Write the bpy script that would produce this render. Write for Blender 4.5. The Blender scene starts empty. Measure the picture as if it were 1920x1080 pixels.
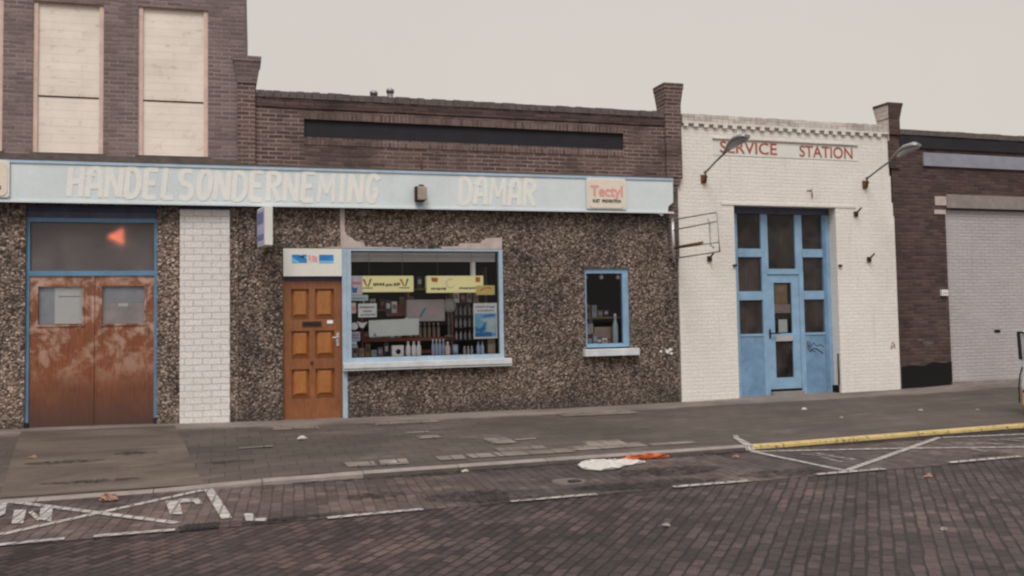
import bpy, bmesh, math, random
from mathutils import Vector, Matrix
random.seed(7)
R = math.radians
SC = bpy.context.scene
COL = SC.collection

# ------------------------------------------------------------------ materials
MATS = {}
def lin(c):
    return tuple((x/12.92 if x <= 0.04045 else ((x+0.055)/1.055)**2.4) for x in (v/255 for v in c))
class NT:
    def __init__(s, name):
        s.m = bpy.data.materials.new(name); s.m.use_nodes = True
        s.t = s.m.node_tree; s.n = s.t.nodes; s.b = s.n['Principled BSDF']
        s.out = s.n['Material Output']; MATS[name] = s.m
    def new(s, t, **kw):
        x = s.n.new(t)
        for k, v in kw.items(): setattr(x, k, v)
        return x
    def l(s, a, b): s.t.links.new(a, b)
    def coord(s, wall=False):
        tc = s.new('ShaderNodeTexCoord')
        if not wall: return tc.outputs['Object']
        sp = s.new('ShaderNodeSeparateXYZ'); s.l(tc.outputs['Object'], sp.inputs[0])
        ad = s.new('ShaderNodeMath', operation='ADD'); s.l(sp.outputs[0], ad.inputs[0]); s.l(sp.outputs[1], ad.inputs[1])
        cb = s.new('ShaderNodeCombineXYZ'); s.l(ad.outputs[0], cb.inputs[0]); s.l(sp.outputs[2], cb.inputs[1])
        return cb.outputs[0]
    def noise(s, vec, scale, detail=4, rough=.6, dist=0, stretch=None):
        if stretch:
            mp = s.new('ShaderNodeMapping'); s.l(vec, mp.inputs[0]); mp.inputs['Scale'].default_value = stretch; vec = mp.outputs[0]
        n = s.new('ShaderNodeTexNoise'); s.l(vec, n.inputs['Vector'])
        n.inputs['Scale'].default_value = scale; n.inputs['Detail'].default_value = detail
        n.inputs['Roughness'].default_value = rough; n.inputs['Distortion'].default_value = dist
        return n.outputs['Fac']
    def ramp(s, fac, stops, interp='LINEAR'):
        r = s.new('ShaderNodeValToRGB'); s.l(fac, r.inputs[0]); r.color_ramp.interpolation = interp
        e = r.color_ramp.elements
        while len(e) < len(stops): e.new(.5)
        for i, (p, c) in enumerate(stops):
            e[i].position = p; e[i].color = (c if len(c) == 4 else tuple(c)+(1,)) if not isinstance(c, (int, float)) else (c, c, c, 1)
        return r.outputs[0]
    def mix(s, fac, a, b, mode='MIX'):
        m = s.new('ShaderNodeMix', data_type='RGBA', blend_type=mode)
        for sock, v in ((m.inputs[0], fac), (m.inputs[6], a), (m.inputs[7], b)):
            if hasattr(v, 'links') or hasattr(v, 'is_output'): s.l(v, sock)
            elif isinstance(v, (int, float)): sock.default_value = v if sock == m.inputs[0] else (v, v, v, 1)
            else: sock.default_value = tuple(v)+(1,)
        return m.outputs[2]
    def math(s, op, a, b=0.):
        m = s.new('ShaderNodeMath', operation=op)
        for i, v in enumerate((a, b)):
            if hasattr(v, 'is_output'): s.l(v, m.inputs[i])
            else: m.inputs[i].default_value = v
        return m.outputs[0]
    def bump(s, h, strength=.3, dist=.01, prev=None):
        b = s.new('ShaderNodeBump'); b.inputs['Strength'].default_value = strength; b.inputs['Distance'].default_value = dist
        s.l(h, b.inputs['Height'])
        if prev is not None: s.l(prev, b.inputs['Normal'])
        return b.outputs[0]
    def fin(s, col=None, rough=.8, normal=None, spec=.3, metal=0, coat=0):
        if col is not None:
            if hasattr(col, 'is_output'): s.l(col, s.b.inputs['Base Color'])
            else: s.b.inputs['Base Color'].default_value = tuple(col)+(1,)
        if hasattr(rough, 'is_output'): s.l(rough, s.b.inputs['Roughness'])
        else: s.b.inputs['Roughness'].default_value = rough
        s.b.inputs['Specular IOR Level'].default_value = spec; s.b.inputs['Metallic'].default_value = metal
        s.b.inputs['Coat Weight'].default_value = coat
        if normal is not None: s.l(normal, s.b.inputs['Normal'])
        return s.m

def plain(name, col, rough=.6, var=.12, scale=6, dirt=.25, dirtcol=(.08, .07, .06), bump=.1, spec=.3, metal=0, fine=60, coat=0):
    """paint, metal or plaster with blotches, grime and fine grain"""
    k = NT(name); v = k.coord()
    a = k.noise(v, scale, 5, .65); f = k.noise(v, fine, 3, .6)
    dark = tuple(c*(1-var*1.6) for c in col); lite = tuple(min(1, c*(1+var)) for c in col)
    c = k.ramp(a, [(.3, dark), (.7, lite)])
    d = k.ramp(k.noise(v, scale*.55+1.3, 6, .7, .6), [(.52, 0.), (.78, 1.)])
    c = k.mix(k.math('MULTIPLY', d, dirt), c, dirtcol)
    c = k.mix(.18, c, k.ramp(f, [(.35, .35), (.65, 1.)]), 'MULTIPLY')
    r = k.math('ADD', k.math('MULTIPLY', a, .25), rough-.12)
    return k.fin(c, r, k.bump(f, bump, .004), spec, metal, coat)

def brickwork(name, c1, c2, mortar, mortar2, bw=.22, rh=.0635, ms=.009, rough=.85, stain=(.03, .025, .025), stainamt=.45,
              wall=True, rot=0, bumpd=.008, offs=.5, lightpatch=None, squash=1., runs=None):
    k = NT(name); v0 = k.coord(wall); v = v0
    if rot:
        mp = k.new('ShaderNodeMapping'); k.l(v, mp.inputs[0]); mp.inputs['Rotation'].default_value = (0, 0, rot); v = mp.outputs[0]
    # slight wander of the courses
    wn = k.new('ShaderNodeTexNoise'); k.l(v, wn.inputs['Vector']); wn.inputs['Scale'].default_value = 5 if wall else 3.2; wn.inputs['Detail'].default_value = 3
    sc = k.new('ShaderNodeVectorMath', operation='SCALE'); k.l(wn.outputs['Color'], sc.inputs[0]); sc.inputs['Scale'].default_value = .02 if wall else .035
    ad = k.new('ShaderNodeVectorMath', operation='ADD'); k.l(v, ad.inputs[0]); k.l(sc.outputs[0], ad.inputs[1]); v = ad.outputs[0]
    b = k.new('ShaderNodeTexBrick'); k.l(v, b.inputs['Vector']); b.offset = offs; b.squash = squash
    b.inputs['Scale'].default_value = 1; b.inputs['Brick Width'].default_value = bw; b.inputs['Row Height'].default_value = rh
    b.inputs['Mortar Size'].default_value = ms if not isinstance(ms, tuple) else ms[0]
    if isinstance(ms, tuple):
        k.l(k.math('ADD', k.math('MULTIPLY', k.ramp(k.noise(v0, 3.3, 5, .75), [(.35, 0.), (.7, 1.)]), ms[1]-ms[0]), ms[0]), b.inputs['Mortar Size'])
    b.inputs['Mortar Smooth'].default_value = .35; b.inputs['Bias'].default_value = 0
    b.inputs['Color1'].default_value = c1+(1,); b.inputs['Color2'].default_value = c2+(1,)
    big = k.noise(v0, 1.1, 5, .62, .3)
    mor = k.ramp(big, [(.42, mortar), (.6, mortar2)])
    k.l(mor, b.inputs['Mortar'])
    col = b.outputs['Color']
    fine = k.noise(v0, 38, 4, .7)
    col = k.mix(.55, col, k.ramp(fine, [(.3, .45), (.7, 1.3)]), 'MULTIPLY')
    st = k.ramp(k.noise(v0, .75, 6, .68, .5, stretch=(1, .7, 1)), [(.46, 0.), (.72, 1.)])
    col = k.mix(k.math('MULTIPLY', st, stainamt), col, stain)
    if lightpatch:
        lp = k.ramp(k.noise(v0, 1.6, 6, .72, .4, stretch=(.7, 1.3, 1)), [(.55, 0.), (.75, 1.)])
        col = k.mix(k.math('MULTIPLY', lp, lightpatch[1]), col, lightpatch[0])
    if not wall:   # worn, damp and mended stretches of paving
        pt = k.ramp(k.noise(v0, .42, 6, .7, .8), [(.33, (.62, .60, .62)), (.5, (1., 1., 1.)), (.66, (1.35, 1.28, 1.22))]); col = k.mix(1., col, pt, 'MULTIPLY')
        pt = k.ramp(k.noise(v0, 2.4, 5, .75, .6), [(.35, .62), (.65, 1.25)]); col = k.mix(1., col, pt, 'MULTIPLY')
    if runs:     # rusty and sooty runs down the paint
        rn = k.ramp(k.noise(v0, 2.6, 5, .7, .2, stretch=(2.6, .22, 1)), [(.57, 0.), (.75, 1.)])
        col = k.mix(k.math('MULTIPLY', rn, runs[1]), col, runs[0])
    h = k.math('ADD', k.math('MULTIPLY', k.math('SUBTRACT', 1., b.outputs['Fac']), 1.), k.math('MULTIPLY', fine, .35))
    if not wall: h = k.math('ADD', h, k.math('MULTIPLY', k.noise(v0, 1.7, 4, .6), 2.2))
    return k.fin(col, rough, k.bump(h, .8, bumpd), .25)

brickwork('dark_brick', (.078, .050, .045), (.160, .104, .095), (.30, .228, .212), (.09, .068, .063), ms=.011, stain=(.036, .026, .024), stainamt=.55, lightpatch=((.27, .195, .182), .32))
brickwork('soldier_brick', (.092, .060, .054), (.195, .128, .116), (.27, .21, .195), (.10, .078, .072), bw=.064, rh=.30, ms=.010, offs=0., stain=(.045, .034, .032), stainamt=.45)
brickwork('faded_brick', (.155, .114, .112), (.25, .188, .185), (.32, .25, .245), (.18, .138, .136), ms=.010, stain=(.10, .076, .076), stainamt=.45, lightpatch=((.30, .235, .232), .3))
brickwork('right_brick', (.055, .035, .033), (.125, .073, .064), (.10, .078, .073), (.045, .034, .032), ms=.010, stain=(.02, .015, .014), stainamt=.5, lightpatch=((.17, .10, .078), .28))
brickwork('white_brick', (.745, .705, .665), (.79, .75, .705), (.73, .69, .65), (.775, .735, .69), ms=.006, stain=(.50, .45, .40), stainamt=.28, bumpd=.006, runs=((.42, .35, .29), .4))
brickwork('bare_white_brick', (.66, .61, .565), (.48, .42, .385), (.66, .61, .565), (.40, .35, .32), ms=.008, stain=(.20, .16, .14), stainamt=.7, bumpd=.008)
brickwork('split_stone', (.685, .655, .64), (.73, .70, .685), (.45, .43, .415), (.54, .515, .50), bw=.25, rh=.094, ms=.006, stain=(.48, .45, .42), stainamt=.3, bumpd=.008)
brickwork('grey_painted_brick', (.42, .385, .39), (.46, .425, .43), (.33, .30, .305), (.42, .385, .39), ms=.007, stain=(.30, .265, .26), stainamt=.45, bumpd=.008, lightpatch=((.50, .47, .47), .3), runs=((.26, .22, .21), .3))
brickwork('road_brick', (.024, .016, .0165), (.074, .049, .047), (.008, .006, .006), (.016, .011, .0105), bw=.185, rh=.088, ms=(.004, .017), wall=False, rot=R(-52),
          stain=(.026, .019, .019), stainamt=.65, bumpd=.03, rough=.58, lightpatch=((.105, .079, .072), .5))
brickwork('lane_brick', (.058, .042, .039), (.102, .076, .071), (.038, .027, .025), (.056, .042, .039), bw=.2, rh=.098, ms=(.003, .012), wall=False, rot=R(-86),
          stain=(.028, .021, .021), stainamt=.8, bumpd=.014, rough=.62, lightpatch=((.135, .108, .101), .5))

def pebble(name, gain=1.):
    k = NT(name); v = k.coord()
    g = lambda c: tuple(x*gain for x in c)
    n = k.new('ShaderNodeTexNoise'); k.l(v, n.inputs['Vector']); n.inputs['Scale'].default_value = 14; n.inputs['Detail'].default_value = 2
    sc = k.new('ShaderNodeVectorMath', operation='SCALE'); k.l(n.outputs['Color'], sc.inputs[0]); sc.inputs['Scale'].default_value = .05
    ad = k.new('ShaderNodeVectorMath', operation='ADD'); k.l(v, ad.inputs[0]); k.l(sc.outputs[0], ad.inputs[1])
    vo = k.new('ShaderNodeTexVoronoi'); k.l(ad.outputs[0], vo.inputs['Vector']); vo.inputs['Scale'].default_value = 33
    sp = k.new('ShaderNodeSeparateColor'); k.l(vo.outputs['Color'], sp.inputs[0])
    col = k.ramp(sp.outputs[0], [(0, g((.038, .028, .023))), (.2, g((.080, .059, .049))), (.45, g((.142, .107, .091))), (.7, g((.205, .158, .136))), (.88, g((.275, .22, .193))), (1, g((.37, .31, .28)))])
    gap = k.ramp(vo.outputs['Distance'], [(.35, 1.), (.65, .42)])
    col = k.mix(.85, col, gap, 'MULTIPLY')
    big = k.ramp(k.noise(v, .9, 6, .7, .4), [(.32, (.50, .49, .48)), (.5, (.95, .93, .90)), (.72, (1.35, 1.27, 1.2))])
    col = k.mix(1., col, big, 'MULTIPLY')
    rn = k.ramp(k.noise(v, 2.2, 5, .7, .2, stretch=(2.2, 2.2, .25)), [(.55, 0.), (.75, 1.)])
    col = k.mix(k.math('MULTIPLY', rn, .45), col, (.05, .04, .034))
    sp2 = k.new('ShaderNodeSeparateXYZ'); k.l(v, sp2.inputs[0])
    ft = k.ramp(k.math('ADD', sp2.outputs[2], k.math('MULTIPLY', k.noise(v, 3., 4, .6), .5)), [(.2, 1.), (.55, 0.)])
    col = k.mix(k.math('MULTIPLY', ft, .6), col, (.045, .037, .032))      # street splash along the foot
    h = k.math('SUBTRACT', 1., vo.outputs['Distance'])
    return k.fin(col, .8, k.bump(h, .9, .02), .3)
pebble('pebbledash', 1.12); pebble('pebbledash_faded', 1.5)

def wood(name, base, dark, light, worn=0., rough=.45):
    k = NT(name); v = k.coord()
    g = k.noise(v, 9, 6, .7, 1.2, stretch=(6, 6, .5)); g2 = k.noise(v, 3, 4, .6)
    c = k.ramp(g, [(.3, dark), (.5, base), (.72, light)])
    c = k.mix(.5, c, k.ramp(g2, [(.3, .55), (.7, 1.15)]), 'MULTIPLY')
    r = rough
    if worn:
        sp = k.new('ShaderNodeSeparateXYZ'); k.l(v, sp.inputs[0])
        zfac = k.ramp(sp.outputs[2], [(.55/3, 0.), (.85/3, .55), (1.45/3, 1.)])  # peeling is strongest at mid height
        mp = k.new('ShaderNodeMath', operation='DIVIDE'); k.l(sp.outputs[2], mp.inputs[0]); mp.inputs[1].default_value = 3.
        k.l(mp.outputs[0], zfac.node.inputs[0])
        w = k.noise(v, 3.2, 7, .72, .5, stretch=(1.2, 1.2, 1.1))
        w = k.math('MULTIPLY', k.ramp(w, [(.47, 0.), (.60, 1.)]), zfac)
        c = k.mix(k.math('MULTIPLY', w, worn), c, (.48, .33, .265))
        lo = k.ramp(mp.outputs[0], [(.0, 1.), (.26, 0.)])
        c = k.mix(k.math('MULTIPLY', lo, .9), c, (.055, .036, .034))   # splash dirt along the foot of the doors
    return k.fin(c, r, k.bump(g, .15, .004), .45, 0, .25)
wood('varnished_wood', (.245, .088, .033), (.16, .055, .020), (.32, .125, .048))
wood('varnished_panel', (.36, .135, .036), (.26, .092, .024), (.45, .18, .055))
wood('worn_wood', (.215, .070, .031), (.125, .039, .020), (.29, .108, .05), worn=.78, rough=.28)

plain('sign_face', (.645, .712, .74), .5, .05, 1.6, .2, (.45, .45, .42), .03)
plain('sign_letter', (.775, .765, .735), .6, .02, 3, .05, (.5, .5, .48), .03)
plain('sky_blue_rail', (.42, .54, .68), .5, .1, 5, .2, (.3, .3, .3), .05)
plain('pale_blue', (.36, .47, .58), .5, .10, 4, .25, (.25, .25, .27), .08)
plain('sill_white', (.60, .62, .65), .6, .10, 6, .45, (.34, .34, .35), .15)
plain('mid_blue', (.13, .25, .40), .5, .14, 4, .2, (.08, .10, .14), .08)
plain('station_blue', (.170, .295, .455), .5, .2, 2.6, .5, (.10, .14, .20), .1)
plain('station_blue_light', (.245, .395, .565), .5, .12, 4, .3, (.15, .19, .25), .08)
plain('faded_blue', (.16, .20, .37), .6, .15, 9, .2, (.3, .3, .4), .05)
plain('navy', (.06, .064, .115), .55, .2, 5, .3, (.03, .03, .04), .1)
plain('navy_faded', (.085, .085, .14), .55, .2, 5, .3, (.05, .05, .07), .1)
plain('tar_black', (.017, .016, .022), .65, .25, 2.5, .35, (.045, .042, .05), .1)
plain('soot', (.006, .0055, .0055), .9, .3, 4, .3, (.012, .01, .01), .2)
plain('cream', (.74, .66, .56), .55, .05, 4, .15, (.45, .4, .33), .03)
plain('white_panel', (.70, .695, .655), .5, .04, 3, .15, (.5, .49, .45), .03)
plain('white_paint', (.72, .71, .69), .5, .06, 5, .3, (.45, .43, .4), .08)
plain('pink_plaster', (.50, .415, .39), .85, .14, 7, .3, (.34, .27, .25), .3)
plain('board_edge', (.68, .50, .44), .8, .12, 5, .25, (.4, .28, .25), .2)
plain('concrete', (.26, .225, .21), .85, .14, 5, .35, (.15, .13, .12), .3)
plain('grey_metal', (.24, .235, .245), .42, .1, 8, .3, (.12, .11, .11), .05, .5, .55)
plain('pale_grey_metal', (.33, .31, .31), .5, .1, 8, .4, (.18, .14, .12), .05, .4, .2)
plain('light_metal', (.55, .54, .55), .4, .1, 8, .2, (.25, .22, .2), .05, .5, .4)
plain('rust', (.17, .085, .04), .9, .3, 12, .4, (.06, .035, .025), .4)
plain('dark_rust', (.055, .032, .022), .9, .3, 12, .4, (.02, .015, .012), .4)
plain('blue_grey_board', (.27, .27, .33), .7, .12, 3, .4, (.18, .17, .2), .15)
plain('coping', (.125, .10, .094), .9, .2, 7, .5, (.04, .033, .031), .5)
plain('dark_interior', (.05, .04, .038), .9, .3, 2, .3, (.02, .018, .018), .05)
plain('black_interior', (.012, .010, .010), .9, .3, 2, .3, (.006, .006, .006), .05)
plain('curtain', (.075, .055, .055), .95, .25, 9, .3, (.015, .012, .012), .2)
plain('red_paint', (.40, .085, .05), .6, .18, 14, .6, (.62, .5, .45), .05, fine=90)
plain('faded_red', (.74, .33, .32), .6, .1, 10, .2, (.6, .4, .36), .03)
plain('black_ink', (.03, .028, .028), .7, .1, 10, .1, (.06, .06, .06), .02)
plain('grey_ink', (.20, .19, .22), .7, .1, 10, .1, (.3, .3, .3), .02)
plain('yellow_card', (.88, .70, .25), .5, .06, 4, .1, (.6, .5, .3), .03)
plain('yellow_box', (.90, .83, .44), .45, .04, 3, .05, (.6, .52, .3), .03)
MATS['yellow_box'].node_tree.nodes['Principled BSDF'].inputs['Emission Color'].default_value = (1, .9, .45, 1); MATS['yellow_box'].node_tree.nodes['Principled BSDF'].inputs['Emission Strength'].default_value = .16   # faint glow added to brighten the yellow boxes
plain('orange_ink', (.66, .20, .05), .6, .1, 6, .1, (.5, .2, .1), .03)
plain('green_ink', (.10, .22, .16), .6, .1, 6, .1, (.1, .2, .1), .03)
plain('blue_ink', (.04, .22, .55), .5, .15, 9, .15, (.02, .06, .2), .03)
plain('light_blue_ink', (.20, .52, .82), .5, .15, 9, .15, (.3, .5, .7), .03)
plain('paper', (.86, .87, .88), .7, .04, 4, .12, (.55, .55, .55), .05)
plain('grey_paper', (.70, .75, .755), .7, .05, 4, .15, (.4, .44, .44), .08)
plain('pink_paper', (.78, .68, .80), .7, .1, 10, .3, (.35, .3, .5), .05)
plain('pale_blue_paper', (.55, .68, .74), .7, .08, 10, .2, (.3, .4, .45), .05)
plain('lavender_paper', (.42, .42, .60), .7, .12, 18, .3, (.2, .2, .36), .05)
plain('brown_paper', (.30, .21, .11), .8, .15, 8, .3, (.2, .13, .07), .1)
plain('old_pink_paper', (.36, .27, .26), .8, .12, 12, .3, (.25, .18, .18), .1)
plain('grey_box', (.42, .385, .40), .6, .08, 4, .2, (.2, .18, .18), .05)
plain('shelf_red', (.26, .075, .062), .6, .2, 6, .3, (.08, .03, .03), .1)
plain('bottle_white', (.88, .87, .89), .35, .05, 8, .1, (.5, .5, .5), .03, .5)
plain('bottle_blue', (.40, .52, .70), .35, .08, 8, .1, (.1, .2, .4), .03, .5)
plain('bottle_pink', (.80, .65, .62), .35, .08, 8, .1, (.4, .3, .3), .03, .5)
plain('bottle_grey', (.42, .42, .45), .35, .2, 8, .1, (.1, .1, .1), .03, .5)
plain('bottle_tan', (.38, .30, .22), .45, .12, 8, .2, (.2, .15, .1), .05, .4)
plain('slat', (.84, .81, .82), .5, .06, 5, .2, (.25, .23, .24), .03)
plain('lamp_brown', (.36, .29, .25), .5, .1, 8, .3, (.12, .09, .08), .1)
plain('pane_board', (.48, .50, .56), .6, .15, 4, .3, (.25, .26, .3), .05)
plain('pane_board_pink', (.60, .53, .54), .6, .15, 4, .3, (.35, .28, .3), .05)
plain('black_plastic', (.02, .02, .021), .5, .2, 8, .2, (.03, .03, .03), .1)
plain('car_white', (.66, .66, .66), .25, .03, 2, .1, (.45, .43, .4), .0, .5, 0, coat=.6)
plain('car_glass', (.025, .028, .03), .08, .05, 2, .05, (.03, .03, .03), .0, .6)
plain('tail_red', (.45, .03, .02), .2, .1, 8, .1, (.3, .02, .02), .0, .5)
plain('plate_yellow', (.55, .42, .16), .4, .05, 8, .1, (.4, .3, .05), .0)
plain('tyre', (.016, .016, .017), .85, .2, 14, .3, (.04, .037, .035), .3)
plain('litter_white', (.44, .42, .40), .6, .08, 8, .25, (.45, .42, .4), .1)
plain('litter_orange', (.48, .10, .032), .5, .15, 9, .2, (.3, .08, .04), .1)
plain('litter_pink', (.30, .17, .13), .6, .2, 20, .3, (.2, .1, .1), .1)
plain('dark_grate', (.02, .017, .017), .8, .3, 14, .3, (.035, .03, .03), .3)
plain('kerb_stone', (.235, .20, .185), .85, .14, 5, .5, (.08, .07, .066), .35)
plain('kerb_face_dark', (.095, .080, .074), .9, .2, 6, .6, (.04, .034, .032), .35)  # darker copy of the kerb stone for the upright front face
plain('step_stone', (.26, .235, .235), .85, .14, 7, .4, (.13, .11, .11), .3)
plain('roof_felt', (.05, .047, .046), .9, .2, 3, .4, (.03, .028, .027), .3)

# boards of the blind windows: planks with smears
k = NT('whitewashed_boards'); v = k.coord(True)
br = k.new('ShaderNodeTexBrick'); k.l(v, br.inputs['Vector']); br.inputs['Scale'].default_value = 1; br.offset = .37
br.inputs['Brick Width'].default_value = .62; br.inputs['Row Height'].default_value = .115; br.inputs['Mortar Size'].default_value = .003
br.inputs['Color1'].default_value = (.76, .68, .615, 1); br.inputs['Color2'].default_value = (.79, .71, .645, 1); br.inputs['Mortar'].default_value = (.69, .60, .54, 1)
s1 = k.ramp(k.noise(v, 5, 6, .7, .5, stretch=(1, 1.8, 1)), [(.57, 0.), (.72, 1.)])
c = k.mix(k.math('MULTIPLY', s1, .55), br.outputs['Color'], (.36, .28, .27))
s2 = k.ramp(k.noise(v, 1.4, 4, .6), [(.3, .88), (.7, 1.05)]); c = k.mix(1., c, s2, 'MULTIPLY')
k.fin(c, .85, k.bump(k.math('SUBTRACT', 1., br.outputs['Fac']), .5, .004), .2)

# pavement: small dark tiles under grime
k = NT('pavement_tiles'); v = k.coord()
br = k.new('ShaderNodeTexBrick'); k.l(v, br.inputs['Vector']); br.inputs['Scale'].default_value = 1; br.offset = .5
br.inputs['Brick Width'].default_value = .30; br.inputs['Row Height'].default_value = .30; br.inputs['Mortar Size'].default_value = .007; br.inputs['Mortar Smooth'].default_value = .3
br.inputs['Color1'].default_value = (.076, .060, .052, 1); br.inputs['Color2'].default_value = (.095, .076, .066, 1); br.inputs['Mortar'].default_value = (.048, .037, .032, 1)
sp = k.new('ShaderNodeSeparateXYZ'); k.l(v, sp.inputs[0])
wob = k.math('ADD', sp.outputs[1], k.math('MULTIPLY', k.math('SUBTRACT', k.noise(v, 1.3, 4, .6), .5), .55))
edge = k.new('ShaderNodeMapRange'); k.l(wob, edge.inputs[0]); edge.inputs[1].default_value = -.80; edge.inputs[2].default_value = -.58
c = k.mix(k.math('MULTIPLY', edge.outputs[0], .9), br.outputs['Color'], (.235, .197, .178))     # pale clean row along the wall
g = k.ramp(k.noise(v, .8, 6, .7, .6, stretch=(.55, 1.2, 1)), [(.36, 0.), (.66, 1.)])
c = k.mix(k.math('MULTIPLY', g, .65), c, (.034, .026, .023))
lp = k.ramp(k.noise(v, 1.15, 6, .72, .5, stretch=(.5, 1.4, 1)), [(.56, 0.), (.7, 1.)]); c = k.mix(k.math('MULTIPLY', lp, .55), c, (.15, .122, .108))
c = k.mix(.4, c, k.ramp(k.noise(v, 30, 4, .7), [(.3, .55), (.7, 1.2)]), 'MULTIPLY')
k.fin(c, .8, k.bump(k.math('SUBTRACT', 1., br.outputs['Fac']), .6, .006), .3)

k = NT('driveway_slabs'); v = k.coord()
g = k.ramp(k.noise(v, 1.1, 6, .68, .5, stretch=(.6, 1.3, 1)), [(.3, (.050, .039, .033)), (.5, (.088, .070, .059)), (.72, (.130, .105, .089))])
st = k.ramp(k.noise(v, 1.7, 5, .7, .4, stretch=(.5, 1.6, 1)), [(.58, 0.), (.74, 1.)])
c = k.mix(k.math('MULTIPLY', st, .7), g, (.040, .031, .026))
fi = k.noise(v, 34, 4, .7); c = k.mix(.4, c, k.ramp(fi, [(.3, .6), (.7, 1.2)]), 'MULTIPLY')
k.fin(c, .85, k.bump(fi, .4, .006), .25)

k = NT('pale_tiles'); v = k.coord()
br = k.new('ShaderNodeTexBrick'); k.l(v, br.inputs['Vector']); br.inputs['Scale'].default_value = 1
br.inputs['Brick Width'].default_value = .3; br.inputs['Row Height'].default_value = .3; br.inputs['Mortar Size'].default_value = .008
br.inputs['Color1'].default_value = (.15, .125, .11, 1); br.inputs['Color2'].default_value = (.205, .175, .155, 1); br.inputs['Mortar'].default_value = (.055, .044, .038, 1)
c = k.mix(.75, br.outputs['Color'], k.ramp(k.noise(v, 2.2, 6, .7, .5), [(.3, .45), (.7, 1.15)]), 'MULTIPLY')
k.fin(c, .85, k.bump(k.noise(v, 40), .3, .005), .25)

def worn_paint(name, col, lo, hi, joints=0):
    k = NT(name); v = k.coord()
    a = k.ramp(k.noise(v, 15, 6, .75, .3), [(lo, 0.), (hi, 1.)])
    if joints:
        mp = k.new('ShaderNodeMapping'); k.l(v, mp.inputs[0]); mp.inputs['Rotation'].default_value = (0, 0, R(joints))
        b = k.new('ShaderNodeTexBrick'); k.l(mp.outputs[0], b.inputs['Vector']); b.inputs['Scale'].default_value = 1
        b.inputs['Brick Width'].default_value = .2; b.inputs['Row Height'].default_value = .098; b.inputs['Mortar Size'].default_value = .012; b.inputs['Mortar Smooth'].default_value = .2
        b.inputs['Color1'].default_value = (1, 1, 1, 1); b.inputs['Color2'].default_value = (.8, .8, .8, 1); b.inputs['Mortar'].default_value = (.4, .4, .4, 1)
        a = k.math('MULTIPLY', a, b.outputs['Color'])
    dc = k.mix(.8, col, k.ramp(k.noise(v, 5, 5, .7), [(.3, .6), (.7, 1.1)]), 'MULTIPLY')
    k.fin(dc, .75, None, .3)
    tr = k.new('ShaderNodeBsdfTransparent'); mx = k.new('ShaderNodeMixShader')
    k.l(a, mx.inputs[0]); k.l(tr.outputs[0], mx.inputs[1]); k.l(k.b.outputs[0], mx.inputs[2]); k.l(mx.outputs[0], k.out.inputs[0])
worn_paint('edge_paint', (.37, .34, .325), .34, .46, -52)
worn_paint('road_paint', (.38, .355, .34), .31, .44, -86)
worn_paint('faint_road_paint', (.30, .275, .265), .42, .6, -86)
worn_paint('yellow_paint', (.43, .325, .14), .33, .46)
worn_paint('oil_and_gutter', (.014, .010, .010), .42, .66)

k = NT('glass')
tr = k.new('ShaderNodeBsdfTransparent'); tr.inputs[0].default_value = (.97, .975, .98, 1)
gl = k.new('ShaderNodeBsdfGlossy'); gl.inputs['Roughness'].default_value = .02
fr = k.new('ShaderNodeFresnel'); fr.inputs['IOR'].default_value = 1.24
mx = k.new('ShaderNodeMixShader'); k.l(fr.outputs[0], mx.inputs[0]); k.l(tr.outputs[0], mx.inputs[1]); k.l(gl.outputs[0], mx.inputs[2]); k.l(mx.outputs[0], k.out.inputs[0])
k = NT('dusty_glass'); v = k.coord()
tr = k.new('ShaderNodeBsdfRefraction'); tr.inputs[0].default_value = (.9, .88, .88, 1); tr.inputs['Roughness'].default_value = .55; tr.inputs['IOR'].default_value = 1.4
di = k.new('ShaderNodeBsdfDiffuse'); di.inputs[0].default_value = (.32, .275, .285, 1)
gl = k.new('ShaderNodeBsdfGlossy'); gl.inputs['Roughness'].default_value = .12
m1 = k.new('ShaderNodeMixShader'); k.l(k.ramp(k.noise(v, 2.3, 5, .6), [(.3, .16), (.7, .36)]), m1.inputs[0]); k.l(tr.outputs[0], m1.inputs[1]); k.l(di.outputs[0], m1.inputs[2])
mx = k.new('ShaderNodeMixShader'); mx.inputs[0].default_value = .03; k.l(m1.outputs[0], mx.inputs[1]); k.l(gl.outputs[0], mx.inputs[2]); k.l(mx.outputs[0], k.out.inputs[0])
k = NT('grimy_glass'); v = k.coord()
tr = k.new('ShaderNodeBsdfTransparent'); tr.inputs[0].default_value = (.9, .89, .89, 1)
di = k.new('ShaderNodeBsdfDiffuse'); di.inputs[0].default_value = (.34, .28, .265, 1)
gl = k.new('ShaderNodeBsdfGlossy'); gl.inputs['Roughness'].default_value = .04
fr = k.new('ShaderNodeFresnel'); fr.inputs['IOR'].default_value = 1.24
m1 = k.new('ShaderNodeMixShader'); k.l(k.ramp(k.noise(v, 2.6, 6, .7, .5), [(.35, .01), (.7, .14)]), m1.inputs[0]); k.l(tr.outputs[0], m1.inputs[1]); k.l(di.outputs[0], m1.inputs[2])
mx = k.new('ShaderNodeMixShader'); k.l(fr.outputs[0], mx.inputs[0]); k.l(m1.outputs[0], mx.inputs[1]); k.l(gl.outputs[0], mx.inputs[2]); k.l(mx.outputs[0], k.out.inputs[0])
k = NT('orange_glow'); k.b.inputs['Base Color'].default_value = (.8, .2, .1, 1)
k.b.inputs['Emission Color'].default_value = (1., .22, .10, 1); k.b.inputs['Emission Strength'].default_value = 1.7

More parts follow.
